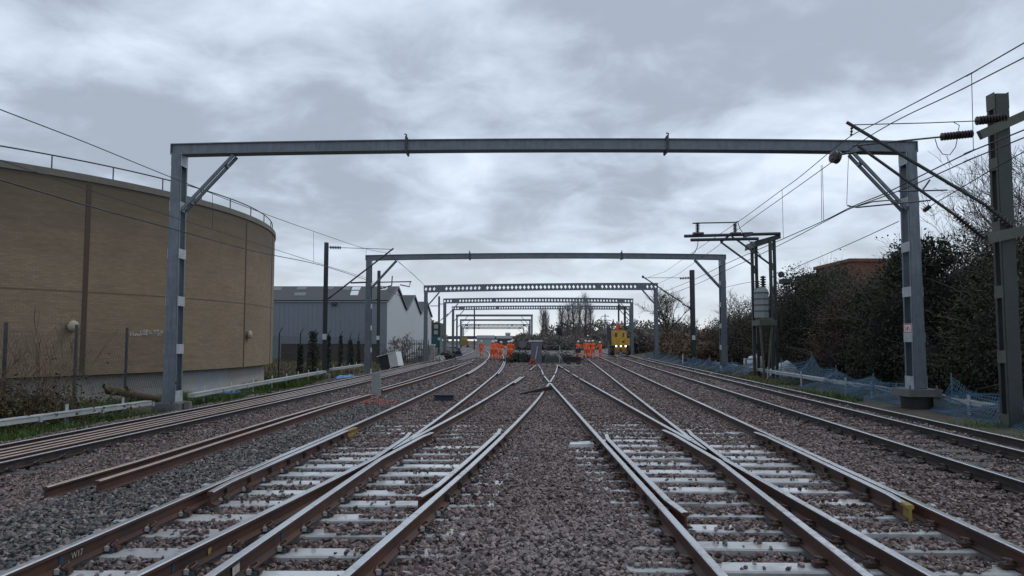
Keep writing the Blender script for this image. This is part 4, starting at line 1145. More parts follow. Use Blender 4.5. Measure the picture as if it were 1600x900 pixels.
wire('slanting stay wire from second gantry to third gantry on the left', [at(622, 409, 47.8), at(645, 428, 60), at(664, 446, 73)], 0.012)
fc1 = lambda y: 6.28 + 0.0708 * y; fc2 = lambda y: 6.48 + 0.0708 * y
cr1 = along([(1600, 67), (1518, 114), (1366, 194), (1320, 219), (1250, 276), (1217, 300), (1154, 346), (1090, 389)], fc1)
cr2 = along([(1600, 90), (1500, 141), (1368, 207), (1250, 289), (1156, 356), (1121, 385)], fc1)
k1 = along([(1600, 203), (1521, 235), (1434, 277), (1381, 303), (1331, 323), (1287, 345), (1217, 376), (1137, 411), (1086, 436), (1040, 455)], fc1)
k2 = along([(1600, 215), (1521, 247), (1434, 286), (1381, 307), (1331, 325), (1287, 347), (1220, 382), (1140, 420), (1086, 445), (1040, 462)], fc1)
dr = lambda x0, y0, x1, y1: (along([(x0, y0)], fc1)[0], along([(x1, y1)], fc1)[0])
wire('upper of two high overhead wires rising to the right frame edge', smooth(ext(cr1)) + [at(1040, 424, 52), at(1006, 436, 60)], 0.010, [dr(1518, 114, 1521, 236), dr(1285, 258, 1287, 345), dr(1283, 258, 1284, 346), dr(1222, 296, 1224, 372)])
wire('lower of two high overhead wires rising to the right frame edge', smooth(ext(cr2)) + [at(1060, 428, 50), at(1010, 452, 60)], 0.010, [dr(1326, 235, 1323, 320)])
wire('upper of two contact wires passing the right gantry column', smooth(ext(k1)), 0.011)
wire('lower of two contact wires passing the right gantry column', smooth(ext(k2)), 0.010)
f3 = lambda y: 9.0 + 0.07 * y
k3 = along([(1600, 237), (1550, 265), (1447, 326)], f3)
wire('feeder wire ending in an insulator beside the right gantry column', smooth(ext(k3)), 0.011)
k4 = along([(1404, 346), (1330, 380), (1250, 415), (1220, 429)], f3)
wire('sloping wire from right gantry column down to the switch tower', smooth(k4), 0.011)
wire('slack wire between switch tower and second gantry', [at(1183, 439, 41), at(1160, 443, 43), at(1133, 449, 47.5)], 0.013)
m = MB(); e_ = k3[-1]; insul(m, e_ - Vector((0.06, 0, 0.06)), e_ + Vector((0.10, 0, 0.06)), 0.06, 4); o = m.build('line_insulator', 'insulator'); tag(o, 'small dark insulator beside the right gantry column ending the feeder wire', 'insulator')

# ------------------------------------------------------------------ round brick building
tk = thing('round_building', 'huge round brown brick building with concrete plinth and roof railing', 'building', TANK_C)
ZT = 7.45


def ring(rad, z0, z1, mat, name, parent, n=160, r2=None, cap=False):
    b = MB(); r2 = rad if r2 is None else r2
    for i in range(n):
        a0 = 2 * PI * i / n; b.v.append((rad * math.cos(a0), rad * math.sin(a0), z0)); b.v.append((r2 * math.cos(a0), r2 * math.sin(a0), z1))
    for i in range(n):
        j = (i + 1) % n; b.f.append((2 * i, 2 * j, 2 * j + 1, 2 * i + 1)); b.mi.append(0)
    if cap: b.f.append(tuple(2 * i + 1 for i in range(n))); b.mi.append(0); b.f.append(tuple(2 * i for i in reversed(range(n)))); b.mi.append(0)
    return b.build(name, mat, parent, True if not cap else False)


wl_ = ring(TANK_R, 0.62, ZT + 0.10, 'brick', 'brick_wall', tk)
ring(TANK_R - 0.42, -0.9, 0.62, 'tank_concrete', 'plinth', tk)
ring(TANK_R - 0.42, 0.56, 0.625, 'joint_strip', 'plinth_top', tk, r2=TANK_R + 0.0)
cpo = ring(TANK_R + 0.05, ZT + 0.10, ZT + 0.34, 'coping', 'coping', tk, cap=True)
jangles = []
def ang_at(px, py):
    u = (px - 800) / FPX; best = None
    for k in range(4000):
        a = -PI + 2 * PI * k / 4000; x = TANK_C.x + TANK_R * math.cos(a); y = TANK_C.y + TANK_R * math.sin(a)
        n_ = -(x * math.cos(a) + y * math.sin(a))
        if y < 1 or n_ <= 0: continue
        e = abs(x / y - u * 1.0)
        if best is None or e < best[0]: best = (e, a, y)
    return best[1]


for px in (-160, 132, 382, 423):
    a = ang_at(px, 500); m = MB(); w = 0.05 if px > 300 else 0.09
    rr = TANK_R + 0.012
    for da, zz in ((0, 0),):
        t0 = a - w / TANK_R; t1 = a + w / TANK_R
        m.hexa([((rr) * math.cos(t), rr * math.sin(t), 0.6) for t in (t0, t1)] + [((rr - .1) * math.cos(t), (rr - .1) * math.sin(t), 0.6) for t in (t1, t0)],
               [((rr) * math.cos(t), rr * math.sin(t), ZT - 0.002) for t in (t0, t1)] + [((rr - .1) * math.cos(t), (rr - .1) * math.sin(t), ZT - 0.002) for t in (t1, t0)])
    m.build('expansion_joint', 'joint_strip', tk)
m = MB(); rr = TANK_R + 0.006       # darker string course
for i in range(90):
    a0 = -1.9 + 2.3 * i / 90; a1 = -1.9 + 2.3 * (i + 1) / 90
    m.add([(rr * math.cos(a0), rr * math.sin(a0), 3.56), (rr * math.cos(a1), rr * math.sin(a1), 3.56), (rr * math.cos(a1), rr * math.sin(a1), 3.595), (rr * math.cos(a0), rr * math.sin(a0), 3.595)], [(0, 1, 2, 3)])
m.build('string_course', 'string_brick', tk)
for px, py in ((112, 509.5), (387, 523)):
    a = ang_at(px, py); nrm = Vector((math.cos(a), math.sin(a), 0)); yv_ = TANK_C.y + TANK_R * math.sin(a); zz = at(px, py, yv_).z
    m = MB(); m.lathe(nrm * TANK_R + Vector((0, 0, zz)), [(0.17, 0), (0.17, 0.10), (0.20, 0.11), (0.20, 0.16), (0.14, 0.21), (0.05, 0.23)], 18, 0, nrm); m.build('bulkhead_lamp', 'lamp_cream', tk, True)
# flaking white paint on the wall
a0_ = ang_at(203, 518); a1_ = ang_at(262, 518); gm = MB()
for i in range(80):
    u = random.random(); a = a0_ + (a1_ - a0_) * u; zz = 2.16 + random.uniform(-0.10, 0.10) * (0.4 if u < 0.25 else 1) - 0.08 * (u < 0.25); hh = random.uniform(0.012, 0.06)
    rr = TANK_R + 0.01; da = (a1_ - a0_) / random.uniform(40, 160)
    gm.add([(rr * math.cos(a - da), rr * math.sin(a - da), zz - hh), (rr * math.cos(a + da), rr * math.sin(a + da), zz - hh * random.uniform(0.2, 1)), (rr * math.cos(a + da * .8), rr * math.sin(a + da * .8), zz + hh * random.uniform(0.2, 1)), (rr * math.cos(a - da), rr * math.sin(a - da), zz + hh)], [(0, 1, 2, 3)])
gm.build('paint_patch', 'white_mark', tk)
rl = MB(); npost = 52
rl.tube([((TANK_R - 0.15) * math.cos(a), (TANK_R - 0.15) * math.sin(a), ZT + 0.34 + 0.5) for a in np.linspace(-2.4, 0.9, 120)], 0.026, 5)
ro = rl.build('handrail', 'dark_steel', tk)
for a in np.arange(-2.4, 0.9, 2.2 / TANK_R):
    m = MB(); m.tube([((TANK_R - 0.15) * math.cos(a), (TANK_R - 0.15) * math.sin(a), ZT + 0.3), ((TANK_R - 0.15) * math.cos(a), (TANK_R - 0.15) * math.sin(a), ZT + 0.84)], 0.024, 5); m.build('handrail_post', 'dark_steel', ro)

# ------------------------------------------------------------------ warehouse with three gables
wh = thing('warehouse', 'grey clad warehouse with three pale gables and dark roofs with skylights', 'building')
XG = -13.45; XW = -75.0; Y0 = 80.0; bays = [(80, 95), (95, 110), (110, 125)]; ZE, ZRG = 6.0, 8.05
m = MB(); m.box(XW, XG, Y0, Y0 + 0.3, -0.5, ZE); m.build('front_wall', 'cladding_grey', wh)
rb = MB()
for x in np.arange(XW, XG, 0.5): rb.box(x, x + 0.16, Y0 - 0.04, Y0 - 0.001, 0.2, ZE - 0.06)
rbo = rb.build('cladding_rib', 'cladding_grey', wh); rbo['kind'] = 'stuff'
m = MB(); m.box(XW, XG + 0.1, Y0 - 0.18, Y0 - 0.045, ZE - 0.05, ZE + 0.16); m.build('gutter', 'cladding_pale', wh)
for i, (ya, yb) in enumerate(bays):
    ym = (ya + yb) / 2; zv = ZE if i == 0 else 5.7; zr = ZRG - 0.12 * i
    g = MB(); g.add([(XG, ya, -0.5), (XG, yb, -0.5), (XG, yb, 5.7), (XG, ym, zr - 0.06), (XG, ya, zv)], [(0, 1, 2, 3, 4)]); g.add([(XG - .3, ya, -0.5), (XG - .3, yb, -0.5), (XG - .3, yb, 5.7), (XG - .3, ym, zr - 0.06), (XG - .3, ya, zv)], [(4, 3, 2, 1, 0)])
    g.build('gable_wall', 'cladding_pale', wh)
    for (y0, z0, y1, z1) in ((ya - (0.2 if i == 0 else 0), zv + 0.02, ym, zr), (ym, zr, yb, 5.72)):
        r = MB(); r.hexa([(XW, y0, z0), (XG + 0.18, y0, z0), (XG + 0.18, y1, z1), (XW, y1, z1)], [(XW, y0, z0 + 0.14), (XG + 0.18, y0, z0 + 0.14), (XG + 0.18, y1, z1 + 0.14), (XW, y1, z1 + 0.14)])
        rf = r.build('roof_slope', 'roof_dark', wh)
        if y0 < 82:
            for (px0, px1, q0, q1, mt) in ((549, 561, 0.32, 0.62, 'rooflight'), (551, 564, 0.70, 0.93, 'rooflight'), (596, 606, 0.70, 0.9, 'rooflight'), (425, 441, 0.68, 0.9, 'roof_pale'), (461, 479, 0.28, 0.5, 'roof_pale'), (465, 480, 0.72, 0.92, 'roof_pale'), (510, 522, 0.74, 0.92, 'roof_pale'), (537, 548, 0.7, 0.92, 'roof_pale')):
                s = MB(); ysl = lambda q: y0 + (y1 - y0) * q; zsl = lambda q: z0 + (z1 - z0) * q + 0.142
                xx = [at(px, 460, ysl(q)).x for px, q in ((px0 - 2, q0), (px1 - 2, q0), (px1, q1), (px0, q1))]
                s.hexa([(xx[0], ysl(q0), zsl(q0)), (xx[1], ysl(q0), zsl(q0)), (xx[2], ysl(q1), zsl(q1)), (xx[3], ysl(q1), zsl(q1))], [(xx[0], ysl(q0), zsl(q0) + .04), (xx[1], ysl(q0), zsl(q0) + .04), (xx[2], ysl(q1), zsl(q1) + .04), (xx[3], ysl(q1), zsl(q1) + .04)])
                s.build('skylight', mt, rf)
    t_ = MB()
    for (y0, z0, y1, z1) in ((ya, zv, ym, zr), (ym, zr, yb, 5.72)): t_.bar((XG + 0.2, y0, z0 + 0.05), (XG + 0.2, y1, z1 + 0.05), 0.06, 0.25)
    t_.build('verge_trim', 'roof_pale', wh)
m = MB(); p = at(522, 474, Y0 - .2); m.box(p.x - 0.25, p.x + 0.25, Y0 - 0.45, Y0 - 0.05, p.z - 0.18, p.z + 0.12); m.build('floodlight', 'dark_steel', wh)
m = MB(); m.box(-23, XG, Y0 - 5.2, Y0 - 5.0, -0.4, 1.45); m.box(-23, XG, Y0 - 5.25, Y0 - 4.95, 1.45, 1.52)
tag(m.build('boundary_wall', 'brown_wall'), 'low brown wall in front of the grey warehouse', 'wall')

pf = thing('palisade_fence', 'dark palisade fence in front of the pale gable wall', 'fence')
xp0, xp1, ypf = at(628, 560, 74).x, at(669, 560, 74).x, 74
for i, x in enumerate(np.arange(xp0, xp1, 0.17)):
    m = MB(); h_ = at(640, 531, ypf).z + random.uniform(-0.05, 0.05); m.hexa([(x, ypf, -0.3), (x + 0.09, ypf, -0.3), (x + 0.09, ypf + 0.02, -0.3), (x, ypf + 0.02, -0.3)], [(x + .02, ypf, h_), (x + 0.07, ypf, h_), (x + 0.07, ypf + 0.02, h_), (x + .02, ypf + 0.02, h_)]); m.build('pale', 'palisade', pf)
for z_ in (0.3, 1.5):
    m = MB(); m.box(xp0, xp1, ypf + 0.03, ypf + 0.08, z_ - 0.03, z_ + 0.03); m.build('fence_rail', 'palisade', pf)

# chain-link fence on the left verge
fx_ = -13.7
cf = thing('chain_link_fence', 'chain-link fence with steel posts in front of the round building', 'fence')
PD = [17.1, 20.3, 23.6, 26.7, 30.0, 33.4, 36.3, 40.4, 44.2, 48.6, 51.7, 56, 60, 63.6, 67, 71]
for y in PD:
    zb_ = float(gz(np.array([fx_]), np.array([y]))[0]); m = MB(); m.box(fx_ - 0.035, fx_ + 0.035, y - 0.035, y + 0.035, zb_ - 0.2, 2.35 + random.uniform(-0.06, 0.06)); m.bar((fx_, y, 2.3), (fx_ + 0.18, y, 2.62), 0.04, 0.04) if y > 40 else None
    m.build('fence_post', 'dark_steel', cf)
m = MB()
for y in np.arange(17, 71, 0.16):
    m.bar((fx_ + 0.042, y, -0.3), (fx_ + 0.042, y + 1.2, 2.1), 0.0035, 0.0035); m.bar((fx_ + 0.047, y + 1.2, -0.3), (fx_ + 0.047, y, 2.1), 0.0035, 0.0035)
for z_ in (0.1, 1.1, 2.1): m.bar((fx_ + 0.052, 17, z_), (fx_ + 0.052, 72, z_), 0.006, 0.006)
mo = m.build('wire_mesh', 'dark_steel', cf)

# ------------------------------------------------------------------ cable troughs
def trough(label, pts, zt, post_h=0.5, sec=2.4):
    t_ = thing('cable_trough', label, 'cable trough'); P_ = [Vector(p) for p in pts]
    for a, b in zip(P_[:-1], P_[1:]):
        n = max(1, round((b - a).length / sec)); d = (b - a) / n
        for i in range(n):
            p, q = a + d * i, a + d * (i + 1) - d * 0.012
            m = MB(); m.bar(p + Vector((0, 0, zt)), q + Vector((0, 0, zt)), 0.24, 0.11); m.bar(p + Vector((0, 0, zt + 0.067)), q + Vector((0, 0, zt + 0.067)), 0.27, 0.022)
            m.build('trough_section', 'trough_grey', t_)
            m = MB(); c_ = q + Vector((0, 0, zt)); m.box(c_.x - 0.15, c_.x + 0.15, c_.y - 0.05, c_.y + 0.05, c_.z - 0.085, c_.z + 0.055); m.build('joint_bracket', 'galvanised_bright', t_)
            m = MB(); c_ = p + d * 0.55; _ = None if label.startswith('grey cable') and i % 2 else m.box(c_.x - 0.17, c_.x - 0.138, c_.y - 0.05, c_.y + 0.05, c_.z - 0.35, c_.z + zt + 0.24); m.build('post', 'galvanised_bright', t_)
    return t_


trough('near pale grey cable trough on posts, left of the nearest gantry footing', [(-12.3, 8, 0), (-11.75, 16, 0), (-10.85, 22.6, 0)], -0.02)
trough('pale grey cable trough on posts running on behind the nearest gantry footing', [(-10.75, 25.3, 0), (-10.95, 36, 0), (-11.1, 44.5, 0)], 0.0)
trough('short grey cable trough left of the second gantry', [(-11.2, 46.6, 0), (-11.0, 55, 0)], 0.05)
trough('grey cable trough along the blue netting on the right', [(12.9, 22, 0.0), (13.1, 28, 0), (13.4, 40, 0.1), (14.0, 52, 0.15)], 0.15)
trough('grey cable trough right of the near gantry pile', [(11.9, 9.5, 0.0), (12.75, 21.8, 0)], 0.12)

# ------------------------------------------------------------------ blue debris netting on the right
def netting(label, P_, Hs, seed):
    t_ = thing('debris_netting', label, 'netting'); rs = np.random.default_rng(seed)
    P_ = [Vector(p) for p in P_]; pts = []; hs = []
    for i, (a, b) in enumerate(zip(P_[:-1], P_[1:])):
        n = int((b - a).length / 0.12)
        for k in range(n):
            u = k / n; pts.append(a + (b - a) * u); sag = math.sin(PI * u); hs.append((Hs[i] * (1 - u) + Hs[i + 1] * u) * (1 - 0.22 * sag))
    m = MB(); R_ = 11; off = [[-0.75 * (1 - j / (R_ - 1)) ** 2 + 0.06 * math.sin(k * 0.21 + j * 0.7) + rs.normal(0, 0.012) for j in range(R_)] for k in range(len(pts))]
    G = [[(p.x + off[k][j], p.y, p.z + hs[k] * (j / (R_ - 1)) + 0.03 * math.sin(k * 0.33 + j)) for j in range(R_)] for k, p in enumerate(pts)]
    for k in range(len(pts)):
        for j in range(R_ - 1):
            a, b = Vector(G[k][j]), Vector(G[k][j + 1]); w = Vector((0, 0.016, 0)); m.add([a - w, a + w, b + w, b - w], [(0, 1, 2, 3)])
            if k < len(pts) - 1:
                c = Vector(G[k + 1][j]); w = Vector((0, 0, 0.017 if j % 5 else 0.026)); m.add([a - w, c - w, c + w, a + w], [(0, 1, 2, 3)])
    m.build('mesh_sheet', 'blue_net', t_)
    for p, h in zip(P_, Hs):
        m = MB(); m.tube([p + Vector((0.05, 0, -0.3)), p + Vector((0.05, 0, h + 0.12))], 0.025, 6); m.build('netting_post', 'galvanised', t_)


gzf = lambda x, y: float(gz(np.array([x]), np.array([y]))[0])
def gp(x, y, d=0.0): return (x, y, gzf(x, y) + d)


netting('blue mesh netting low on the right verge from near pile to the mast', [gp(11.6, 11), gp(12.0, 15), gp(12.55, 19), gp(12.9, 22.2)], [0.75, 0.65, 0.75, 0.95], 1)
netting('blue mesh netting behind the nearest gantry column on the right', [gp(12.75, 23.4), gp(12.9, 27), gp(13.3, 31), gp(13.9, 35), gp(13.9, 39)], [0.9, 0.8, 0.95, 1.45, 1.1], 2)
netting('blue mesh netting past the switch tower beside the far right track', [gp(13.2, 41), gp(13.4, 46), gp(13.6, 52), gp(14.2, 58), gp(14.6, 70), gp(15, 84)], [1.0, 0.8, 0.9, 0.8, 0.9, 0.8], 3)

# white barrier pieces and tank lying behind the netting
for (px, py, Y, lab) in ((1073, 557, 62, 'white plastic barrier lying by the mast in front of the brown scrub'), (1171, 565, 46, 'white plastic barrier behind the switch tower legs')):
    p = at(px, py, Y); t_ = thing('barrier', lab, 'barrier', (p.x, Y, gzf(p.x, Y)), 0.3)
    for x0 in (-0.42, 0.36):
        m = MB(); m.hexa([(x0, -0.06, 0), (x0 + 0.07, -0.06, 0), (x0 + 0.07, 0.06, 0), (x0, 0.06, 0)], [(x0 + .05, -0.05, 0.95), (x0 + 0.12, -0.05, 0.95), (x0 + 0.12, 0.05, 0.95), (x0 + .05, 0.05, 0.95)]); m.build('leg', 'white_paint', t_)
    for z0 in (0.15, 0.5, 0.82):
        m = MB(); m.box(-0.34, 0.37, -0.035, 0.035, z0, z0 + 0.12); m.build('rail_board', 'white_paint', t_)
p = at(1181, 562, 47); m = MB(); m.lathe((0, 0, 0), [(0.45, 0), (0.55, 0.1), (0.55, 0.7), (0.42, 0.98), (0.16, 1.05), (0.14, 1.15)], 16); o = m.build('water_tank', 'white_paint', None, True, (p.x, 47, gzf(p.x, 47))); tag(o, 'rounded white tank beside the barrier behind the switch tower legs', 'tank')
p = at(1228, 570, 41); bm = MB(); V_ = []
for (px, Y, sc, lab, mt) in ((1228, 41.5, 0.9, 'crumpled white sack right of the switch tower legs', 'white_paint'), (1214, 42, 0.6, 'small white sack between the switch tower legs', 'white_paint'), (1243, 43, 0.8, 'crumpled turquoise sheet by the blue netting', 'teal')):
    p = at(px, 570, Y); me_b = bmesh.new(); bmesh.ops.create_icosphere(me_b, subdivisions=3, radius=1)
    for v_ in me_b.verts:
        n_ = 0.75 + 0.5 * float(vnoise(np.array([v_.co.x * 2 + px]), np.array([v_.co.y * 2 + v_.co.z * 1.7]), 1.3, 2)[0]); v_.co = Vector((v_.co.x * n_ * 0.75 * sc, v_.co.y * n_ * 0.55 * sc, max(-0.2, v_.co.z) * n_ * 0.8 * sc))
    me = bpy.data.meshes.new('sack'); me_b.to_mesh(me); me_b.free(); me.materials.append(MATS[mt]); o = link('sack', me, None, (p.x, Y, gzf(p.x, Y) + 0.1)); tag(o, lab, 'sack')


# blue sheets on the left verge
def tarp(label, x, y, lx, ly, rz):
    n, k = 26, 14; b = MB()
    for i in range(n):
        for j in range(k):
            u, v_ = i / (n - 1) - .5, j / (k - 1) - .5
            h = 0.05 + 0.22 * float(vnoise(np.array([u * 5 + x]), np.array([v_ * 4 + y]), 1.6, 8)[0]) * (1 - (2 * abs(u)) ** 3) * (1 - (2 * abs(v_)) ** 3)
            b.v.append((u * lx + 0.06 * math.sin(v_ * 11 + x), v_ * ly + 0.05 * math.sin(u * 17), h))
    for i in range(n - 1):
        for j in range(k - 1): b.f.append((i * k + j, (i + 1) * k + j, (i + 1) * k + j + 1, i * k + j + 1)); b.mi.append(0)
    o = b.build('ground_sheet', 'blue_sheet', None, True, (x, y, gzf(x, y) + 0.02)); o.rotation_euler.z = rz
    sm = o.modifiers.new('thick', 'SOLIDIFY'); sm.thickness = 0.01
    tag(o, label, 'tarpaulin')


pp = atz(333, 607, -0.15); tarp('bright blue plastic sheet behind the nearest gantry\'s left column', pp.x - 0.3, pp.y + 1.5, 1.7, 2.6, 0.0)
pp = atz(543, 586, -0.15); tarp('bright blue plastic sheet lying below the second gantry', pp.x, pp.y, 1.3, 1.8, 0.2)

# fallen log
lg = thing('fallen_log', 'fallen brown log with broken stubs on the left verge grass', 'log')
a_, b__ = at(160, 620, 24.6), at(250, 631, 24.0); zz = 0.02
m = MB(); m.tube([(a_.x, 24.9, 0.22), (a_.x + 0.5, 24.8, 0.16), (a_.x + 1.2, 24.5, 0.06), (b__.x, 24.1, -0.02)], [0.15, 0.13, 0.12, 0.09], 10); m.build('trunk', 'timber', lg)
for dx, dz in ((0.15, 0.28), (0.4, -0.2), (0.9, 0.2)):
    m = MB(); m.tube([(a_.x + dx, 24.75, 0.18), (a_.x + dx - 0.12, 24.6, 0.18 + dz * 0.6), (a_.x + dx - 0.05, 24.5, 0.18 + dz)], [0.07, 0.05, 0.03], 7); m.build('branch_stub', 'timber', lg)

# white-faced tipped cabinet
p = at(612, 563, 58); t_ = thing('tipped_cabinet', 'tipped over white and grey cabinet leaning beside the left track', 'cabinet', (p.x, 58, -0.25), -0.35)
t_.rotation_euler = (0, math.radians(-13), -0.3)
m = MB(); m.box(-0.75, 0.42, -0.35, 0.55, 0, 1.05); m.build('body', 'dark_steel', t_)
m = MB(); m.box(0.10, 0.80, -0.42, -0.36, 0.0, 1.12); m.box(0.425, 0.80, -0.359, 0.5, 0.0, 1.1); m.build('door', 'white_paint', t_)
m = MB(); m.box(-0.85, 0.75, -0.45, 0.6, 1.052, 1.1); m.build('lid', 'white_paint', t_)

# grey location post
p = at(588, 615, 26.2); t_ = thing('marker_post', 'short grey twin box post standing on the ballast between loose rails', 'post', (p.x, 26.2, float(ground(p.x, 26.2)) - 0.05))
m = MB(); m.box(-0.16, -0.03, -0.06, 0.1, 0, 0.83); m.build('box_section', 'concrete', t_); m = MB(); m.box(-0.025, 0.14, -0.09, 0.09, 0, 0.87); m.build('box_section', 'transformer', t_)
m = MB(); m.box(-0.2, 0.2, -0.2, 0.2, -0.05, 0.09); m.build('base_plate', 'concrete_dark', t_)

# tangled orange cord
cp = MB(); c0 = Vector((-4.75, 23.2, 0)); pts = []; x_, y_ = -4.4, 21.8; th = 0.4
for i in range(120):
    th += random.gauss(0, 0.5); x_ += 0.07 * math.cos(th); y_ += 0.26 * math.sin(th)
    x_ += (-3.95 - x_) * 0.04; y_ += (23.3 - y_) * 0.04
    pts.append((x_, y_, float(ground(x_, y_)) + 0.05 + 0.04 * abs(math.sin(i * 0.7))))
cp.tube(smooth(pts, 3), 0.008, 5); o = cp.build('rope_tangle', 'orange_cord'); tag(o, 'tangle of orange cord on ballast beside the grey post', 'cord')

# black shallow box between the rails, black blade
p = atz(693, 628, 0.0); t_ = thing('black_crate', 'black flat rubber box lying between the rails of the left junction', 'box', (p.x, p.y, 0.01))
m = MB(); m.hexa([(-0.30, 0, 0), (0.30, 0, 0), (0.30, 0.5, 0), (-0.30, 0.5, 0)], [(-0.28, 0.02, 0.16), (0.28, 0.02, 0.16), (0.28, 0.48, 0.16), (-0.28, 0.48, 0.16)]); m.build('body', 'navy', t_)
m = MB(); m.box(-0.31, 0.31, -0.015, 0.515, 0.162, 0.20); m.build('rim', 'rubber', t_)
a_, b__ = atz(812, 616, 0.06), atz(863, 607, 0.24)
m = MB(); m.hexa([(a_.x, a_.y, 0.05), (a_.x + .02, a_.y + 0.3, 0.05), (b__.x, b__.y + 0.3, 0.19), (b__.x, b__.y, 0.19)], [(a_.x, a_.y, 0.085), (a_.x + .02, a_.y + 0.3, 0.085), (b__.x, b__.y + 0.3, 0.33), (b__.x, b__.y, 0.33)])
tag(m.build('black_plank', 'rubber'), 'black tapering plank lying across the rail where the two junctions meet', 'plank')
# half-buried concrete slab in the central strip
p = atz(905, 697, 0.0); m = MB(); m.hexa([(p.x - 0.2, p.y - 0.12, -0.1), (p.x + 0.28, p.y - 0.1, -0.1), (p.x + 0.26, p.y + 0.25, -0.1), (p.x - 0.16, p.y + 0.2, -0.1)], [(p.x - 0.18, p.y - 0.1, 0.045), (p.x + 0.26, p.y - 0.08, 0.05), (p.x + 0.24, p.y + 0.23, 0.055), (p.x - 0.14, p.y + 0.18, 0.045)]); tag(m.build('concrete_slab', 'concrete_wet'), 'pale concrete slab half buried in the central ballast strip', 'slab')

# ------------------------------------------------------------------ workers
def person_mesh(bend=0.0, arm_l=0.0, arm_r=0.0, step=0.0, turn=0.0):
    """one continuous skinned figure 1.76 m tall; arms swing forward (-y) by angle"""
    V = []; E = []; Rr = []
    def v(p, r):
        V.append(p); Rr.append(r if isinstance(r, tuple) else (r, r)); return len(V) - 1
    def chain(i, pts):
        for p, r in pts:
            j = v(p, r); E.append((i, j)); i = j
        return i
    def B(z, y=0.0, x=0.0):           # bend the trunk forward from the hips
        d = z - 0.95; return (x, y - math.sin(bend) * d, 0.95 + math.cos(bend) * d)
    root = v((0, 0, 0.95), (0.165, 0.125))
    w = chain(root, [(B(1.10), (0.165, 0.125)), (B(1.28), (0.18, 0.13)), (B(1.42), (0.15, 0.115))])
    nk = chain(w, [(B(1.51), 0.062), (B(1.57, -0.01), 0.075), (B(1.65, -0.02), (0.083, 0.098)), (B(1.73, -0.01), (0.07, 0.085))])
    v_no = chain(nk - 1, [(B(1.635, -0.125), 0.016)])
    hands = []
    for s, a in ((-1, arm_l), (1, arm_r)):
        sh = Vector(B(1.42, 0, s * 0.20)); d1 = Vector((s * 0.18, -math.sin(a), -math.cos(a))).normalized(); el = sh + d1 * 0.28
        a2 = a + 0.35; d2 = Vector((-s * 0.02, -math.sin(a2), -math.cos(a2))).normalized(); wr = el + d2 * 0.25; pm = wr + d2 * 0.08
        i = chain(w, [(tuple(sh), 0.085), (tuple(el), 0.066), (tuple(wr), 0.045), (tuple(pm), (0.042, 0.026))]); hands.append((tuple(wr), tuple(pm)))
        side = Vector((0, 1, 0)).cross(d2).normalized() if abs(d2.y) < 0.9 else Vector((1, 0, 0)); fwd = d2.cross(side).normalized()
        for k, L in enumerate((0.070, 0.082, 0.078, 0.06)):
            b0 = pm + fwd * (0.03 - 0.02 * k) + d2 * 0.02; chain(i, [(tuple(b0 + d2 * L * 0.5), 0.010), (tuple(b0 + d2 * L + side * (-s * 0.015)), 0.008)])
        chain(i - 1, [(tuple(wr + d2 * 0.05 + fwd * 0.045), 0.012), (tuple(wr + d2 * 0.10 + fwd * 0.05), 0.009)])
    for s in (-1, 1):
        st = step * s
        chain(root, [((s * 0.10, 0.0, 0.86), 0.115), ((s * 0.12, -st * 0.5 - 0.02, 0.49), 0.088), ((s * 0.13, -st, 0.13), 0.066), ((s * 0.13, -st - 0.02, 0.055), 0.055), ((s * 0.145, -st - 0.17, 0.045), 0.042)])
    me = bpy.data.meshes.new('tmp'); me.from_pydata(V, E, []); o = bpy.data.objects.new('tmp', me); COL.objects.link(o)
    sk = o.modifiers.new('skin', 'SKIN'); sk.use_smooth_shade = True
    for i, d in enumerate(me.skin_vertices[0].data): d.radius = Rr[i]; d.use_root = (i == 0)
    o.modifiers.new('sub', 'SUBSURF').levels = 1
    bpy.context.view_layer.update(); ev = o.evaluated_get(bpy.context.evaluated_depsgraph_get()); out = bpy.data.meshes.new_from_object(ev); bpy.data.objects.remove(o)
    out.materials.clear()
    for m_ in ('orange', 'skin', 'boot', 'reflective'): out.materials.append(MATS[m_])
    hz = B(1.53)[2]
    for p in out.polygons:
        c_ = p.center; mi = 0; k = 0.95 + ((c_.z - 0.95) * math.cos(bend) - c_.y * math.sin(bend)) if c_.z > 0.95 else c_.z
        if k > 1.525 and abs(c_.x) < 0.14: mi = 1
        elif c_.z < 0.13: mi = 2
        elif 0.33 < c_.z < 0.39 or 0.44 < c_.z < 0.49 or (abs(c_.x) < 0.19 and (1.02 < k < 1.08 or 1.19 < k < 1.24)): mi = 3
        for w_, pm in hands:
            if (Vector(c_) - Vector(pm)).length < 0.115: mi = 1
        p.material_index = mi; p.use_smooth = True
    hd = B(1.66, -0.015)
    return out, hd


hm = MB(); hm.lathe((0, 0, 0), [(0.135, 0.0), (0.125, 0.02), (0.118, 0.06), (0.095, 0.105), (0.05, 0.13), (0.012, 0.137)], 14)
hm.add([(-0.09, -0.11, 0.004), (0.09, -0.11, 0.004), (0.06, -0.175, -0.006), (-0.06, -0.175, -0.006), (-0.09, -0.11, 0.016), (0.09, -0.11, 0.016), (0.06, -0.175, 0.006), (-0.06, -0.175, 0.006)], [(0, 1, 2, 3), (4, 7, 6, 5), (0, 4, 5, 1), (1, 5, 6, 2), (2, 6, 7, 3), (3, 7, 4, 0)])
HEL = {k: hm.mesh('helmet', [k], True) for k in ('helmet_white', 'helmet_blue')}
POSES = [person_mesh(0.0, 0.1, 0.15, 0.03), person_mesh(0.12, 0.7, 0.6, 0.06), person_mesh(0.05, 0.2, 0.9, 0.12), person_mesh(0.35, 0.9, 0.8, 0.10)]


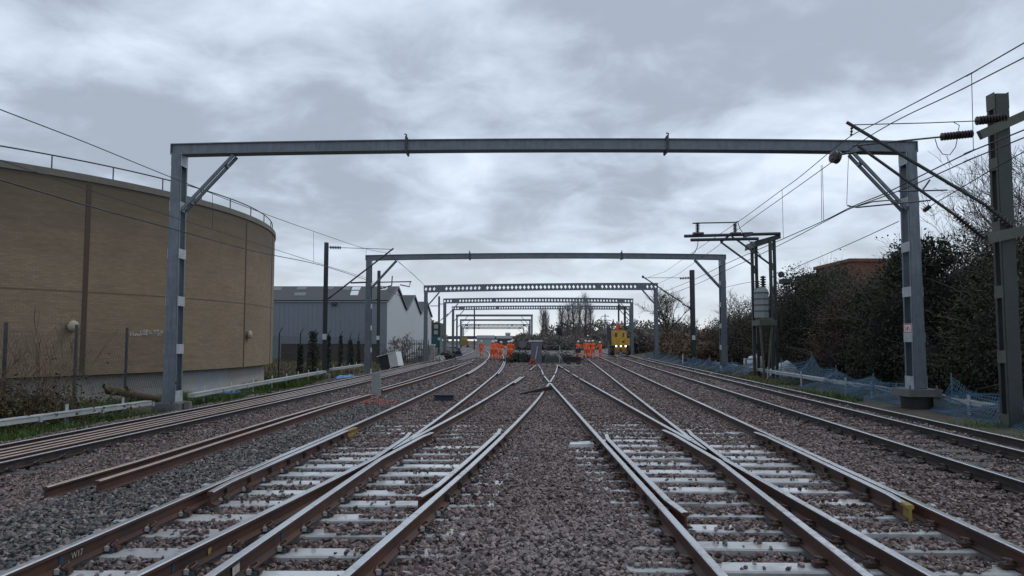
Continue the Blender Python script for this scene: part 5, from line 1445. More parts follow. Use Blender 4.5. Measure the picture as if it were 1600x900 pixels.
def worker(label, px, Y, rz, pose, hel='helmet_white', sc=1.0, group='track workers in orange', z=None):
    p = at(px, 550, Y); zz = float(ground(p.x, Y)) + 0.03 if z is None else z
    t_ = thing('person', label, 'person', (p.x, Y, zz), rz, group); t_.scale = (sc, sc, sc)
    me, hd = POSES[pose]; b = link('body', me, t_)
    h = link('helmet', HEL[hel], t_, (hd[0], hd[1], hd[2] + 0.035)); h.rotation_euler.x = (0, 0.12, 0.05, 0.35)[pose]
    return t_


worker('worker in orange standing alone left of the other workers', 752, 88, 2.8, 0)
worker('worker in orange, left one of the huddle between the curved rails', 769, 69, 0.6, 1)
worker('worker in orange, middle one of the huddle between the curved rails', 775, 70.5, -0.3, 0, sc=1.02)
worker('worker in orange bending, right one of the huddle between the curved rails', 782, 68, 2.6, 1, sc=0.96)
worker('worker in orange on the right of the curved rails, seen from behind', 798.5, 66, 3.0, 2)
worker('worker in orange half hidden behind the one right of the curved rails', 794.5, 68.5, 2.2, 0, sc=0.98)
worker('worker in orange holding a dark bag, leftmost of the right hand crew', 902, 80, 1.0, 1)
worker('worker in orange, left one of the three standing close together on the right', 915, 76, 0.5, 0, sc=1.03)
worker('worker in orange, middle one of the three standing close together on the right', 920, 78, 2.6, 1)
worker('worker in orange, right one of the three standing close together on the right', 926.5, 75, -2.9, 2, sc=1.02)
worker('worker in orange, rightmost of the right hand crew beside the yellow vehicle', 938, 80, -0.6, 1, sc=0.95)
# bag and two red lamps carried / set down
p = at(903, 549, 79.4); m = MB(); m.hexa([(-0.3, -0.15, 0), (0.3, -0.15, 0), (0.3, 0.15, 0), (-0.3, 0.15, 0)], [(-0.24, -0.1, 0.42), (0.24, -0.1, 0.42), (0.24, 0.1, 0.42), (-0.24, 0.1, 0.42)]); m.tube([(-0.15, 0, 0.42), (-0.1, 0, 0.55), (0.1, 0, 0.55), (0.15, 0, 0.42)], 0.02, 5)
o = m.build('tool_bag', 'navy', None, False, (p.x, 79.3, 0.55)); tag(o, 'dark blue tool bag held by the leftmost worker of the right crew', 'bag')
for px, lab in ((901, 'left of two small red lamps at a worker\'s feet'), (905, 'right of two small red lamps at a worker\'s feet')):
    p = at(px, 555, 78.6); t_ = thing('hand_lamp', lab, 'lamp', (p.x, 78.6, float(ground(p.x, 78.6))))
    m = MB(); m.box(-0.1, 0.1, -0.06, 0.12, 0, 0.2); m.build('case', 'orange', t_); m = MB(); m.lathe((0, -0.06, 0.26), [(0.075, 0), (0.065, 0.03)], 12, 0, (0, -1, 0)); m.box(-0.08, 0.08, -0.058, 0.06, 0.201, 0.31); m.build('lens', 'lamp_red', t_)

# ------------------------------------------------------------------ yellow road-rail vehicle
def wheel(parent, x, y, z, r, w):
    m = MB(); m.lathe((x - w / 2, y, z), [(r * 0.85, 0), (r, w * 0.15), (r, w * 0.85), (r * 0.85, w)], 18, 0, (1, 0, 0)); o = m.build('tyre', 'rubber', parent)
    m = MB(); m.lathe((x - w / 2 - 0.01, y, z), [(r * 0.5, 0), (r * 0.55, w + 0.02)], 12, 0, (1, 0, 0)); m.build('rim', 'yellow_dirty', o)


YV = 85; xv = float(fC(YV)); vh = thing('rail_vehicle', 'yellow road-rail work vehicle with headlamps and work basket on the far right track', 'vehicle', (xv, YV, 0.15), -0.07)
for s in (-1, 1):
    wheel(vh, s * 0.92, 0.5, 0.55, 0.52, 0.34); wheel(vh, s * 0.92, 3.0, 0.55, 0.52, 0.34)
    m = MB(); m.lathe((s * 0.75 - 0.05, -0.25, 0.22), [(0.22, 0), (0.25, 0.02), (0.22, 0.1)], 14, 0, (1, 0, 0)); m.build('rail_wheel', 'dark_steel', vh)
m = MB(); m.hexa([(-0.72, 0, 0.22), (-0.1, 0, 0.42), (-0.1, 3.4, 0.42), (-0.72, 3.4, 0.22)], [(-0.62, 0, 1.02), (0.0, 0, 1.02), (0.0, 3.4, 1.02), (-0.62, 3.4, 1.02)]); m.hexa([(0.1, 0, 0.42), (0.72, 0, 0.22), (0.72, 3.4, 0.22), (0.1, 3.4, 0.42)], [(0.0, 0, 1.02), (0.62, 0, 1.02), (0.62, 3.4, 1.02), (0.0, 3.4, 1.02)]); m.build('chassis', 'yellow_dirty', vh)
m = MB(); m.hexa([(-1.0, -0.15, 1.15), (1.0, -0.15, 1.15), (1.0, 3.8, 1.15), (-1.0, 3.8, 1.15)], [(-1.05, -0.05, 1.95), (1.05, -0.05, 1.95), (1.05, 3.8, 1.95), (-1.05, 3.8, 1.95)]); bd = m.build('body', 'yellow', vh)
m = MB(); m.box(0.18, 0.42, -0.16, -0.06, 1.5, 1.66); m.build('grille', 'rubber', bd)
m = MB(); m.hexa([(-0.95, 0.2, 1.952), (0.75, 0.2, 1.952), (0.75, 2.4, 1.952), (-0.95, 2.4, 1.952)], [(-0.88, 0.35, 2.85), (0.62, 0.35, 2.85), (0.62, 2.3, 2.85), (-0.88, 2.3, 2.85)]); cbn = m.build('cab', 'yellow', vh)
for x0, x1 in ((-0.62, -0.36), (0.25, 0.42)):
    m = MB(); m.hexa([(x0, 0.20, 2.1), (x1, 0.20, 2.1), (x1, 0.36, 2.1), (x0, 0.36, 2.1)], [(x0, 0.32, 2.65), (x1, 0.32, 2.65), (x1, 0.40, 2.65), (x0, 0.40, 2.65)]); m.build('window', 'glass_dark', cbn)
for x in (-0.5, 0.02, 0.55):
    m = MB(); m.lathe((x, -0.02, 1.07), [(0.1 if x else 0.13, 0), (0.09, 0.1)], 12, 0, (0, -1, 0)); m.build('headlamp', 'lamp_white', vh)
m = MB()
for x in (-0.42, 0.32): m.bar((x, 0.4, 2.85), (x, 0.4, 3.3), 0.04, 0.04); m.bar((x, 1.2, 2.85), (x, 1.2, 3.3), 0.04, 0.04)
m.box(-0.5, 0.4, 0.35, 1.3, 2.853, 2.92); m.bar((-0.44, 0.4, 3.32), (0.34, 0.4, 3.32), 0.04, 0.04); m.bar((-0.44, 1.2, 3.32), (0.34, 1.2, 3.32), 0.04, 0.04); m.build('basket', 'yellow_dirty', vh)
m = MB(); m.box(-1.28, -1.02, 0.1, 0.4, 1.2, 3.0); m.build('exhaust_stack', 'dark_steel', vh)
worker('worker in orange kneeling in the basket on top of the yellow vehicle', 965, 85.8, 0.3, 3, 'helmet_white', 0.8, z=2.55)

YV2 = 205; xv2 = float(fF(YV2)) + 0.4; v2_ = thing('rail_vehicle', 'small distant yellow rail machine on the curve at left', 'vehicle', (xv2, YV2, -0.1))
m = MB(); m.box(-1.2, 1.2, 0, 5, 0.7, 1.9); m.build('body', 'yellow_dirty', v2_); m = MB(); m.hexa([(-0.9, 0.3, 1.902), (0.9, 0.3, 1.902), (0.9, 2.6, 1.902), (-0.9, 2.6, 1.902)], [(-0.75, 0.6, 2.9), (0.75, 0.6, 2.9), (0.75, 2.4, 2.9), (-0.75, 2.4, 2.9)]); m.build('cab', 'yellow_dirty', v2_)
for s in (-1, 1): wheel(v2_, s * 0.95, 0.6, 0.5, 0.5, 0.35); wheel(v2_, s * 0.95, 3.8, 0.5, 0.5, 0.35)

# ------------------------------------------------------------------ equipment in the middle distance
YC = 60
p = at(838, 560, YC); cbt = thing('equipment_cabinet', 'grey lineside cabinet covered in faded purple graffiti with pale lid', 'cabinet', (p.x, YC, 0.0))
m = MB(); m.box(-0.43, 0.43, 0, 0.5, 0.0, 1.72); m.build('body', 'cabinet', cbt)
m = MB(); m.box(-0.6, 0.52, -0.08, 0.58, 1.76, 1.86); m.build('lid', 'white_paint', cbt)
m = MB()
for i in range(16):
    x, z = random.uniform(-0.36, 0.3), random.uniform(0.35, 1.5); a = random.uniform(-1, 1); m.bar((x, -0.004, z), (x + 0.2 * math.cos(a), -0.004, min(1.65, z + 0.25 * math.sin(a))), 0.006, 0.04, upv=(0, 1, 0))
m.build('graffiti', 'graffiti', cbt)
m = MB(); m.box(-0.4, 0.4, 0.02, 0.48, -0.25, -0.002); m.build('plinth', 'concrete_dark', cbt)
for (px0, py0, px1, py1, lab) in ((836.5, 561, 840, 541, 'pale timber stake leaning on the graffitied cabinet'),):
    a_, b__ = at(px0, py0, YC - .3), at(px1, py1, YC - .1); m = MB(); m.bar(a_, b__, 0.08, 0.06); tag(m.build('timber_stake', 'timber_pale'), lab, 'stake')
dp = at(816.5, 535, YC + 1); dr_ = thing('cable_drum', 'pale wooden cable drum on a stand left of the graffitied cabinet', 'cable drum', (dp.x, YC + 1, 0))
for y0 in (0.0, 0.5):
    m = MB(); m.lathe((0, y0, 1.55), [(0.32, 0), (0.32, 0.06)], 20, 0, (0, 1, 0)); m.build('flange', 'cabinet', dr_)
m = MB(); m.lathe((0, 0.06, 1.55), [(0.2, 0), (0.2, 0.44)], 16, 0, (0, 1, 0)); m.build('core', 'rubber', dr_)
for x0 in (-0.5, 0.5):
    m = MB(); m.bar((x0, 0.25, -0.05), (x0 * 0.25, 0.25, 1.5), 0.08, 0.08); m.build('stand_leg', 'dark_steel', dr_)
m = MB(); m.box(-0.75, 0.55, 0.0, 0.6, 0.85, 0.95); m.build('stand_shelf', 'cabinet', dr_)
m = MB(); m.box(-0.85, -0.4, 0.0, 0.6, 0.35, 0.84); m.box(-0.3, 0.35, -0.1, 0.5, 0.2, 0.8); m.build('stacked_box', 'tarp_green', dr_)
tg = thing('covered_stack', 'stack of gear under a dark green cover right of the graffitied cabinet', 'stack', (at(862, 560, YC).x, YC, 0))
m = MB()
for i in range(22):
    for j in range(12):
        u, w_ = i / 21, j / 11; h = 0.85 * (1 - (2 * abs(w_ - .5)) ** 4) * (0.75 + 0.4 * float(vnoise(np.array([u * 6]), np.array([w_ * 3]), 1.1, 5)[0])) * (1 - (2 * abs(u - .5)) ** 6); m.v.append((-0.9 + 1.9 * u, 1.1 * w_, h - 0.05))
for i in range(21):
    for j in range(11): m.f.append((i * 12 + j, (i + 1) * 12 + j, (i + 1) * 12 + j + 1, i * 12 + j + 1)); m.mi.append(0)
m.build('cover', 'tarp_green', tg, True)
for x0 in (-0.7, 0.0, 0.75):
    m = MB(); m.box(x0 - 0.07, x0 + 0.07, -0.15, 1.2, -0.08, 0.06); m.build('pallet_bearer', 'timber', tg)
hr = thing('handrail_frame', 'grey tubular handrail frame standing by the green covered stack', 'handrail', (0, 0, 0))
a_ = at(853, 562, YC - .4); b__ = at(874.5, 562, YC - .4)
for x in (a_.x, b__.x):
    m = MB(); m.tube([(x, YC - .4, -0.05), (x, YC - .4, at(860, 540, YC).z)], 0.03, 6); m.build('upright', 'galvanised_bright' if x > 3 else 'galvanised', hr)
for py in (540, 548):
    z_ = at(860, py, YC).z; m = MB(); m.tube([(a_.x, YC - .4, z_), (b__.x, YC - .4, z_)], 0.028, 6); m.build('bar', 'galvanised', hr)
p = at(832, 562, YC - 2); m = MB(); m.lathe((0, 0, 0), [(0.15, 0), (0.2, 0.34), (0.21, 0.36)], 14); tag(m.build('orange_bucket', 'orange_dull', None, True, (p.x, YC - 2, 0.0)), 'orange bucket on the ballast in front of the graffitied cabinet', 'bucket')
p = at(829, 562, YC - 1.6); m = MB(); m.box(-0.05, 0.05, -0.05, 0.05, 0, 0.32); m.lathe((0, 0, 0.32), [(0.05, 0), (0.02, 0.05)], 8); tag(m.build('white_bottle', 'white_paint', None, False, (p.x, YC - 1.6, 0.0)), 'small white can left of the orange bucket', 'can')
a_, b__ = atz(862, 567.5, 0.08), atz(897, 567.5, 0.08); m = MB(); m.bar((a_.x, 53.5, 0.06), (b__.x + 0.1, 53.2, 0.06), 0.28, 0.14, 0); tag(m.build('timber_baulk', 'timber_pale'), 'pale timber baulk lying across at the far end of the right straight track', 'timber')
p = at(890.5, 565, 54.5); t_ = thing('trolley', 'low dark rail trolley with small wheel near the pale baulk', 'trolley', (p.x, 54.5, 0.05))
m = MB(); m.box(-0.5, 0.75, 0, 0.7, 0.32, 0.5); m.box(-0.45, 0.7, 0.05, 0.65, 0.502, 0.62); m.build('deck', 'rubber', t_)
for x0 in (-0.1, 0.6):
    m = MB(); m.lathe((x0, -0.03, 0.17), [(0.17, 0), (0.17, 0.1)], 16, 0, (0, 1, 0)); m.build('wheel', 'dark_steel', t_)
for px, Y, w_, h_, lab in ((815, 62, 1.3, 0.75, 'dark weeds and low scrub around the cable drum stand'), (848, 62.5, 0.9, 0.8, 'dark weeds between the graffitied cabinet and the covered stack'), (884, 62, 1.2, 0.8, 'dark weeds behind the low trolley')):
    p = at(px, 560, Y); C_ = RNG.normal(size=(2600, 3)) * np.array([w_ * .55, 0.6, h_ * .45]); C_[:, 2] = np.abs(C_[:, 2]); t_ = thing('weed_clump', lab, 'weeds', (p.x, Y, -0.05)); quads(C_, RNG.uniform(.05, .13, 2600), RNG.random(2600), 'leaf_ivy', 'foliage', 1.8, 0.0, t_)
    m = MB()
    for i in range(14): m.tube([(random.uniform(-w_, w_) * .5, random.uniform(-.4, .4), 0), (random.uniform(-w_, w_) * .6, random.uniform(-.5, .5), h_ * random.uniform(.7, 1.4))], [.015, .006], 3)
    m.build('stems_or_core', 'bark', t_)['kind'] = 'stuff'
# colour-light signal
YG = 105; p = at(874, 520, YG); sg = thing('railway_signal', 'dark colour-light signal head on a post in front of the poplars', 'signal', (p.x, YG, 0))
m = MB(); m.tube([(0, 0, -0.3), (0, 0, 2.4)], 0.09, 8); m.build('post', 'dark_steel', sg); m = MB(); z_ = at(874, 517, YG).z; m.lathe((0, -0.1, z_ - 0.45), [(0.3, 0), (0.42, 0.25), (0.42, 0.8), (0.3, 1.0)], 12); m.box(-0.5, 0.5, -0.2, 0.5, z_ - 0.62, z_ - 0.5); m.build('signal_head', 'rubber', sg)
m = MB()
for s in (-0.45, 0.45): m.tube([(s, 0.3, z_ - 0.5), (s, 0.3, z_ + 0.5)], 0.03, 5)
m.build('cage', 'dark_steel', sg)
# small dark relay post, lineside box with railing on the left, teal container
p = at(951, 531, 92); t_ = thing('relay_post', 'slim grey box on a post left of the yellow vehicle', 'post', (p.x, 92, 0)); m = MB(); m.box(-0.1, 0.1, -0.1, 0.1, 0, 1.9); m.build('post', 'galvanised', t_); m = MB(); m.box(-0.2, 0.2, -0.2, 0.2, 1.9, 3.4); m.build('box', 'dark_steel', t_)
p = at(672, 551, 76); t_ = thing('lineside_box', 'pale brown lineside box with white lid behind the third gantry column', 'cabinet', (p.x, 76, -0.3)); m = MB(); m.box(-0.4, 0.42, 0, 0.6, 0, 1.65); m.build('body', 'concrete', t_); m = MB(); m.box(-0.46, 0.48, -0.05, 0.65, 1.652, 1.75); m.build('lid', 'white_paint', t_); m = MB(); m.box(-0.3, 0.02, -0.012, -0.002, 0.7, 1.4); m.build('notice', 'yellow_dirty', t_)
rl = thing('safety_railing', 'thin grey safety railing beside the third gantry\'s left column', 'railing')
for px in (651, 660, 669, 678, 687):
    a_, b__ = at(px, 566, 70), at(px, 545, 70); m = MB(); m.tube([(a_.x, 70, -0.3), (a_.x, 70, b__.z)], 0.03, 5); m.build('upright', 'galvanised', rl)
for py in (545, 552):
    z_ = at(660, py, 70).z; m = MB(); m.tube([(at(651, 550, 70).x, 70, z_), (at(687, 550, 70).x, 70, z_)], 0.025, 5); m.build('bar', 'galvanised', rl)
p = at(678, 522, 130); t_ = thing('site_container', 'teal stacked site cabin beyond the pale gable', 'container', (p.x, 130, 0)); m = MB(); m.box(-1.6, 0.9, 0, 6, 0.6, 2.6); m.build('lower_cabin', 'teal', t_); m = MB(); m.box(-0.4, 1.1, 0.2, 6, 2.62, 4.9); m.build('upper_cabin', 'far_green', t_)
for z0 in (2.9, 3.9):
    m = MB(); m.box(0.0, 0.8, 0.14, 0.199, z0, z0 + 0.7); m.build('window', 'cladding_pale', t_)
# clutter pile left of the track (bagged cable and pallets)
for px, Y, s_, lab, mt in ((697, 84, 0.8, 'dark heap of bagged cable beside the curved left track, nearer one', 'rubber'), (714, 100, 0.7, 'dark heap of bagged cable beside the curved left track, farther one', 'navy'), (688, 80, 0.5, 'pale bagged heap by the safety railing', 'concrete')):
    p = at(px, 550, Y); me_b = bmesh.new(); bmesh.ops.create_icosphere(me_b, subdivisions=3, radius=1)
    for v_ in me_b.verts:
        n_ = 0.6 + 0.8 * float(vnoise(np.array([v_.co.x * 3 + px]), np.array([v_.co.y * 3 + v_.co.z * 2.7]), 1.2, 12)[0]); v_.co = Vector((v_.co.x * n_ * 1.2 * s_, v_.co.y * n_ * s_, max(-0.15, v_.co.z) * n_ * s_))
    me = bpy.data.meshes.new('cable_heap'); me_b.to_mesh(me); me_b.free(); me.materials.append(MATS[mt]); o = link('cable_heap', me, None, (p.x, Y, -0.25)); tag(o, lab, 'heap')

# ------------------------------------------------------------------ distance: bridge, sheds, pylons
br_ = thing('road_bridge', 'long low brown bridge across the far end of the line', 'bridge')
YB = 330; a_, b__ = at(705, 527, YB), at(930, 527, YB); zt_ = at(800, 525, YB).z; zb_ = at(800, 530, YB).z
m = MB(); m.box(a_.x - 60, b__.x + 5, YB, YB + 9, zb_, zt_); m.build('deck', 'bridge_brown', br_)
for x in np.linspace(a_.x - 40, b__.x, 8):
    m = MB(); m.box(x - 0.8, x + 0.8, YB + 1, YB + 8, -1, zb_ - 0.002); m.build('pier', 'bridge_brown', br_)
for px0, px1, py, Y, mt, lab in ((745, 772, 528.5, 300, 'far_block', 'pale blue shed under the distant bridge at left'), (776, 800, 529, 310, 'bridge_brown', 'low brown shed under the distant bridge'), (790, 797, 523, 420, 'far_block', 'small grey block on the skyline above the bridge'), (806, 822, 527, 400, 'far_block', 'pale low building right of the distant bridge')):
    a_, b__ = at(px0, py, Y), at(px1, py, Y); t_ = thing('shed', lab, 'building', (a_.x, Y, 0)); m = MB(); L = b__.x - a_.x; m.box(0, L, 0, 12, -1, a_.z); m.build('wall', mt, t_); m = MB(); m.hexa([(-.2, -.3, a_.z + .002), (L + .2, -.3, a_.z + .002), (L + .2, 12, a_.z + .002), (-.2, 12, a_.z + .002)], [(-.2, 5, a_.z + 1.2), (L + .2, 5, a_.z + 1.2), (L + .2, 6, a_.z + 1.2), (-.2, 6, a_.z + 1.2)]); m.build('roof', 'roof_pale', t_)
for px, ptop, Y, lab in ((945.5, 490, 520, 'larger lattice pylon between poplars and yellow vehicle'), (939, 498, 700, 'smaller lattice pylon just left of the larger one'), (992, 497, 620, 'faint lattice pylon right of the yellow vehicle')):
    p = at(px, ptop, Y); Hh = p.z; t_ = thing('pylon', lab, 'pylon', (p.x, Y, 0)); m = MB(); lev = [(0, 0.10), (0.3, 0.06), (0.55, 0.04), (0.8, 0.022), (1, 0.004)]
    for (u0, w0), (u1, w1) in zip(lev[:-1], lev[1:]):
        for sx2 in (-1, 1):
            for sy2 in (-1, 1): m.bar((sx2 * w0 * Hh, sy2 * w0 * Hh, u0 * Hh), (sx2 * w1 * Hh, sy2 * w1 * Hh, u1 * Hh), 0.28, 0.28)
            m.bar((sx2 * w0 * Hh, -w0 * Hh, u0 * Hh), (-sx2 * w1 * Hh, -w1 * Hh, u1 * Hh), 0.2, 0.2)
    m.build('lattice_body', 'pylon', t_)
    for u, w_ in ((0.62, 0.16), (0.76, 0.21), (0.9, 0.14)):
        m = MB(); m.bar((-w_ * Hh, 0, u * Hh), (w_ * Hh, 0, u * Hh), 0.3, 0.3); m.bar((-w_ * Hh, 0, u * Hh), (0, 0, (u + .05) * Hh), 0.2, 0.2); m.bar((w_ * Hh, 0, u * Hh), (0, 0, (u + .05) * Hh), 0.2, 0.2); m.build('cross_arm', 'pylon', t_)

# derelict red brick building behind the thicket
rbk = thing('brick_ruin', 'red brick flat-roofed building showing above the dark thicket', 'building')
a_, b__ = at(1329, 405, 52), at(1420, 405, 52)
m = MB(); m.box(a_.x, b__.x, 52, 58, 0, at(1340, 409, 52).z); m.build('wall', 'brick_red', rbk)
m = MB(); m.box(a_.x - 0.15, b__.x + .15, 51.85, 58.15, at(1340, 409, 52).z, at(1340, 404, 52).z); m.build('parapet', 'brick_red', rbk)
c_ = at(1283, 424, 53); m = MB(); m.box(c_.x, a_.x - 0.002, 52.5, 58, 0, c_.z); m.build('annexe', 'brown_wall', rbk)

# ------------------------------------------------------------------ vegetation
def thicket(name, label, cat, blobs, nleaf, leaf, size, core='thicket_core', group=None, twigs=0, twmat='bark', droop=0.3):
    """blobs: (x,y,z,rx,ry,rz); leaves lie in shells around uneven lumps, solid filler lumps within"""
    t_ = thing(name, label, cat, (0, 0, 0), group=group); C = []; S = []; T = []
    vol = np.array([b[3] * b[5] + b[4] * b[5] for b in blobs]); cnt = (nleaf * vol / vol.sum()).astype(int)
    cm = MB()
    for b, n in zip(blobs, cnt):
        d = RNG.normal(size=(n, 3)); d /= np.linalg.norm(d, axis=1)[:, None]
        lump = 0.78 + 0.42 * vnoise(d[:, 0] * 2 + b[0], d[:, 1] * 2 + d[:, 2] * 2.3 + b[1], 1.5, 3)
        r = lump * (1 - 0.32 * RNG.random(n) ** 1.6 + 0.06 * RNG.exponential(1, n) * (RNG.random(n) > 0.6))
        p = np.array(b[:3]) + d * r[:, None] * np.array(b[3:6]); C.append(p)
        S.append(RNG.uniform(size[0], size[1], n)); T.append(np.clip(RNG.normal(0.42, 0.2, n) + 0.25 * (vnoise(p[:, 0], p[:, 2] + p[:, 1], 0.9, 5) - 0.5) * 2, 0, 1))
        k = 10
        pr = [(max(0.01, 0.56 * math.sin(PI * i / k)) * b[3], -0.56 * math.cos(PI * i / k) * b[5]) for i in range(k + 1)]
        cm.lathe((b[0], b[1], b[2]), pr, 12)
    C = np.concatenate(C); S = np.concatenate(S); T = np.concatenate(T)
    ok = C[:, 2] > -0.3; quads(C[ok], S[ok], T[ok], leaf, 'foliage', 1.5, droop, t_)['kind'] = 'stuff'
    if core: cm.build('stems_or_core', core, t_, True)  # solid filler lumps added inside the leaves to block see-through
    if twigs:
        m = MB()
        for i in range(twigs):
            b = blobs[random.randrange(len(blobs))]; d = Vector((random.gauss(0, 1), random.gauss(0, 1), random.gauss(0.5, 0.7))).normalized()
            p0 = Vector((b[0] + d.x * b[3] * .6, b[1] + d.y * b[4] * .6, b[2] + d.z * b[5] * .6)); L = random.uniform(0.5, 1.3)
            p1 = p0 + Vector((d.x * b[3], d.y * b[4], d.z * b[5])) * 0.3 * L + Vector((random.gauss(0, .15), random.gauss(0, .15), .1)); p2 = p1 + (p1 - p0) * 0.7 + Vector((random.gauss(0, .25), random.gauss(0, .25), random.gauss(0, 0.2)))
            m.tube([p0, p1, p2], [0.014, 0.009, 0.004], 3, caps=False)
        m.build('twigs', twmat, t_)['kind'] = 'stuff'
    return t_


def bank(px, top, X, wd, lab, leaf, n, gname='dark scrub along the right bank'):
    """thicket whose crown reaches photo position px,top on the line x=X"""
    Y = X / ((px - 800) / FPX); zt = at(px, top, Y).z; bl = []
    k = 5
    for i in range(k):
        bx = X + random.uniform(-0.3, 2.4); by = Y + random.uniform(-wd, wd); h = zt * random.uniform(0.72, 1.0)
        bl.append((bx, by, h * 0.52, 1.7 + random.random() * .7, wd * 0.62, h * 0.52))
    bl.append((X - 0.4, Y, 1.0, 1.3, wd, 1.25)); bl.append((X + 1.2, Y + 0.3, zt * 0.55, 2.0, wd * 0.8, zt * 0.46))
    return thicket('thicket', lab, 'thicket', bl, n, leaf, (0.05, 0.105), group=gname, twigs=520, twmat='bark_pale')


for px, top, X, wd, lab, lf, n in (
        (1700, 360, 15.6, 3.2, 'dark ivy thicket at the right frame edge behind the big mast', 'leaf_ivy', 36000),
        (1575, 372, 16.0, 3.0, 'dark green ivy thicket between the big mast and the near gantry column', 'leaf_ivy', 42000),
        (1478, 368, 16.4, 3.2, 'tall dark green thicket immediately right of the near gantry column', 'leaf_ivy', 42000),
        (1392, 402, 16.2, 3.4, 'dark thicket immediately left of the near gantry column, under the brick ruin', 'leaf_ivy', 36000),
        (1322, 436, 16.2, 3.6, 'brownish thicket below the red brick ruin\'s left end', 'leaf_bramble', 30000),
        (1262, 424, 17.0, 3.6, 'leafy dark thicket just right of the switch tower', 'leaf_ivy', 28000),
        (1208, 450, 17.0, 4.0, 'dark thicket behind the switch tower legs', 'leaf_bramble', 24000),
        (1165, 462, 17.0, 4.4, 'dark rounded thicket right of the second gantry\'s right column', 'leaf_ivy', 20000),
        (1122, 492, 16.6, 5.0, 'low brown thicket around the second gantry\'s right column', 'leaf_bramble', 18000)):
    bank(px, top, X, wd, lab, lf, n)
# loose leafy bush tops left of the brick ruin
p = at(1262, 425, 46); thicket('shrub', 'sparse leafy shrub against the sky right of the switch tower', 'shrub', [(p.x + 0.3, 46, 4.8, 1.6, 1.2, 1.3), (p.x + 1.3, 46.5, 4.3, 1.2, 1.2, 1.2)], 1500, 'leaf_ivy', (0.10, 0.18), core=None, twigs=90)
p = at(1410, 385, 27.5); thicket('shrub', 'ragged ivy top rising beside the near gantry column', 'shrub', [(p.x + 0.9, 27.5, 4.9, 0.9, 0.8, 0.75), (p.x + 0.1, 27.5, 4.55, 0.7, 0.7, 0.7)], 1700, 'leaf_ivy', (0.08, 0.15), core=None, twigs=60)

# brown scrub field and far hedge behind the right-hand track
thicket('reed_bed', 'pale brown dead bramble and reeds beyond the netting on the right', 'reeds', [(16.2 + i * 0.55 + random.uniform(-1, 1.5), 62 + i * 4.5, 0.9, 2.6, 3.2, 1.5 + random.uniform(-.2, .4)) for i in range(13)], 12000, 'leaf_reed', (0.12, 0.28), core='twig_brown', twigs=260, twmat='twig_brown', droop=-0.8)
thicket('far_hedge', 'dark green hedge behind the bare tree and the yellow vehicle', 'hedge', [(16 + i * 3.2, 104 + random.uniform(-4, 4), 1.8, 3.2, 3, 1.9 + random.uniform(-.4, .5)) for i in range(9)], 14000, 'leaf_hazed', (0.16, 0.32), core='far_core')
thicket('far_hedge', 'grey green bushes under the poplars beyond the middle equipment', 'hedge', [(3.5 + i * 2.6, 150 + random.uniform(-5, 5), 1.0, 3.2, 4, 1.5 + random.uniform(-.5, .7)) for i in range(8)], 14000, 'leaf_hazed', (0.18, 0.36), core='far_core')
thicket('far_hedge', 'bushes around the narrow gantry\'s right foot far ahead', 'hedge', [(2.8 + i * 2.0, 190 + random.uniform(-5, 5), 1.5, 2.6, 4, 2.2 + random.uniform(-.6, .9)) for i in range(5)], 9000, 'leaf_hazed', (0.2, 0.4), core='far_core')
thicket('far_hedge', 'distant tree line along the horizon behind everything on the right', 'hedge', [(25 + i * 17, 330 + random.uniform(-20, 20), 3, 13, 10, 6 + random.uniform(-2, 3)) for i in range(11)], 20000, 'leaf_hazed', (0.5, 1.1), core='far_core')
thicket('far_hedge', 'distant tree line along the horizon behind the left masts', 'hedge', [(-42 - i * 17, 330 + random.uniform(-20, 20), 3, 13, 10, 6 + random.uniform(-2, 3)) for i in range(9)], 16000, 'leaf_hazed', (0.5, 1.1), core='far_core')
thicket('far_hedge', 'dull green trees beyond the teal cabin on the left', 'hedge', [(-17.5 - i * 2.5, 150 + i * 2, 3.2, 3.0, 3, 3.6) for i in range(5)], 5000, 'leaf_hazed', (0.35, 0.6), core='far_green')


def grow(b, p, d, L, r, depth, spread, up, minr=0.006, seg=3, n=4, split=(2, 3)):
    pts = [p]; rs = [r]; q = p.copy(); dd = d.copy()
    for i in range(seg):
        dd = (dd + Vector((random.gauss(0, .13), random.gauss(0, .13), random.gauss(0, .10) + up * 0.10))).normalized(); q = q + dd * (L / seg); pts.append(q.copy()); rs.append(max(minr, r * (1 - 0.42 * (i + 1) / seg)))
    b.tube(pts, rs, n if depth > 1 else 3, caps=False)
    if depth <= 0: return
    for k in range(random.randint(*split)):
        i = random.randint(max(1, seg - 2), seg); ax = Vector((random.gauss(0, 1), random.gauss(0, 1), random.gauss(0, .6))); ax = (ax - dd * ax.dot(dd)).normalized()
        nd = (dd * math.cos(spread) + ax * math.sin(spread * random.uniform(0.6, 1.3)) + Vector((0, 0, up * 0.12))).normalized()
        grow(b, pts[i], nd, L * random.uniform(0.62, 0.86), rs[i] * random.uniform(0.6, 0.8), depth - 1, spread, up, minr, seg, n, split)


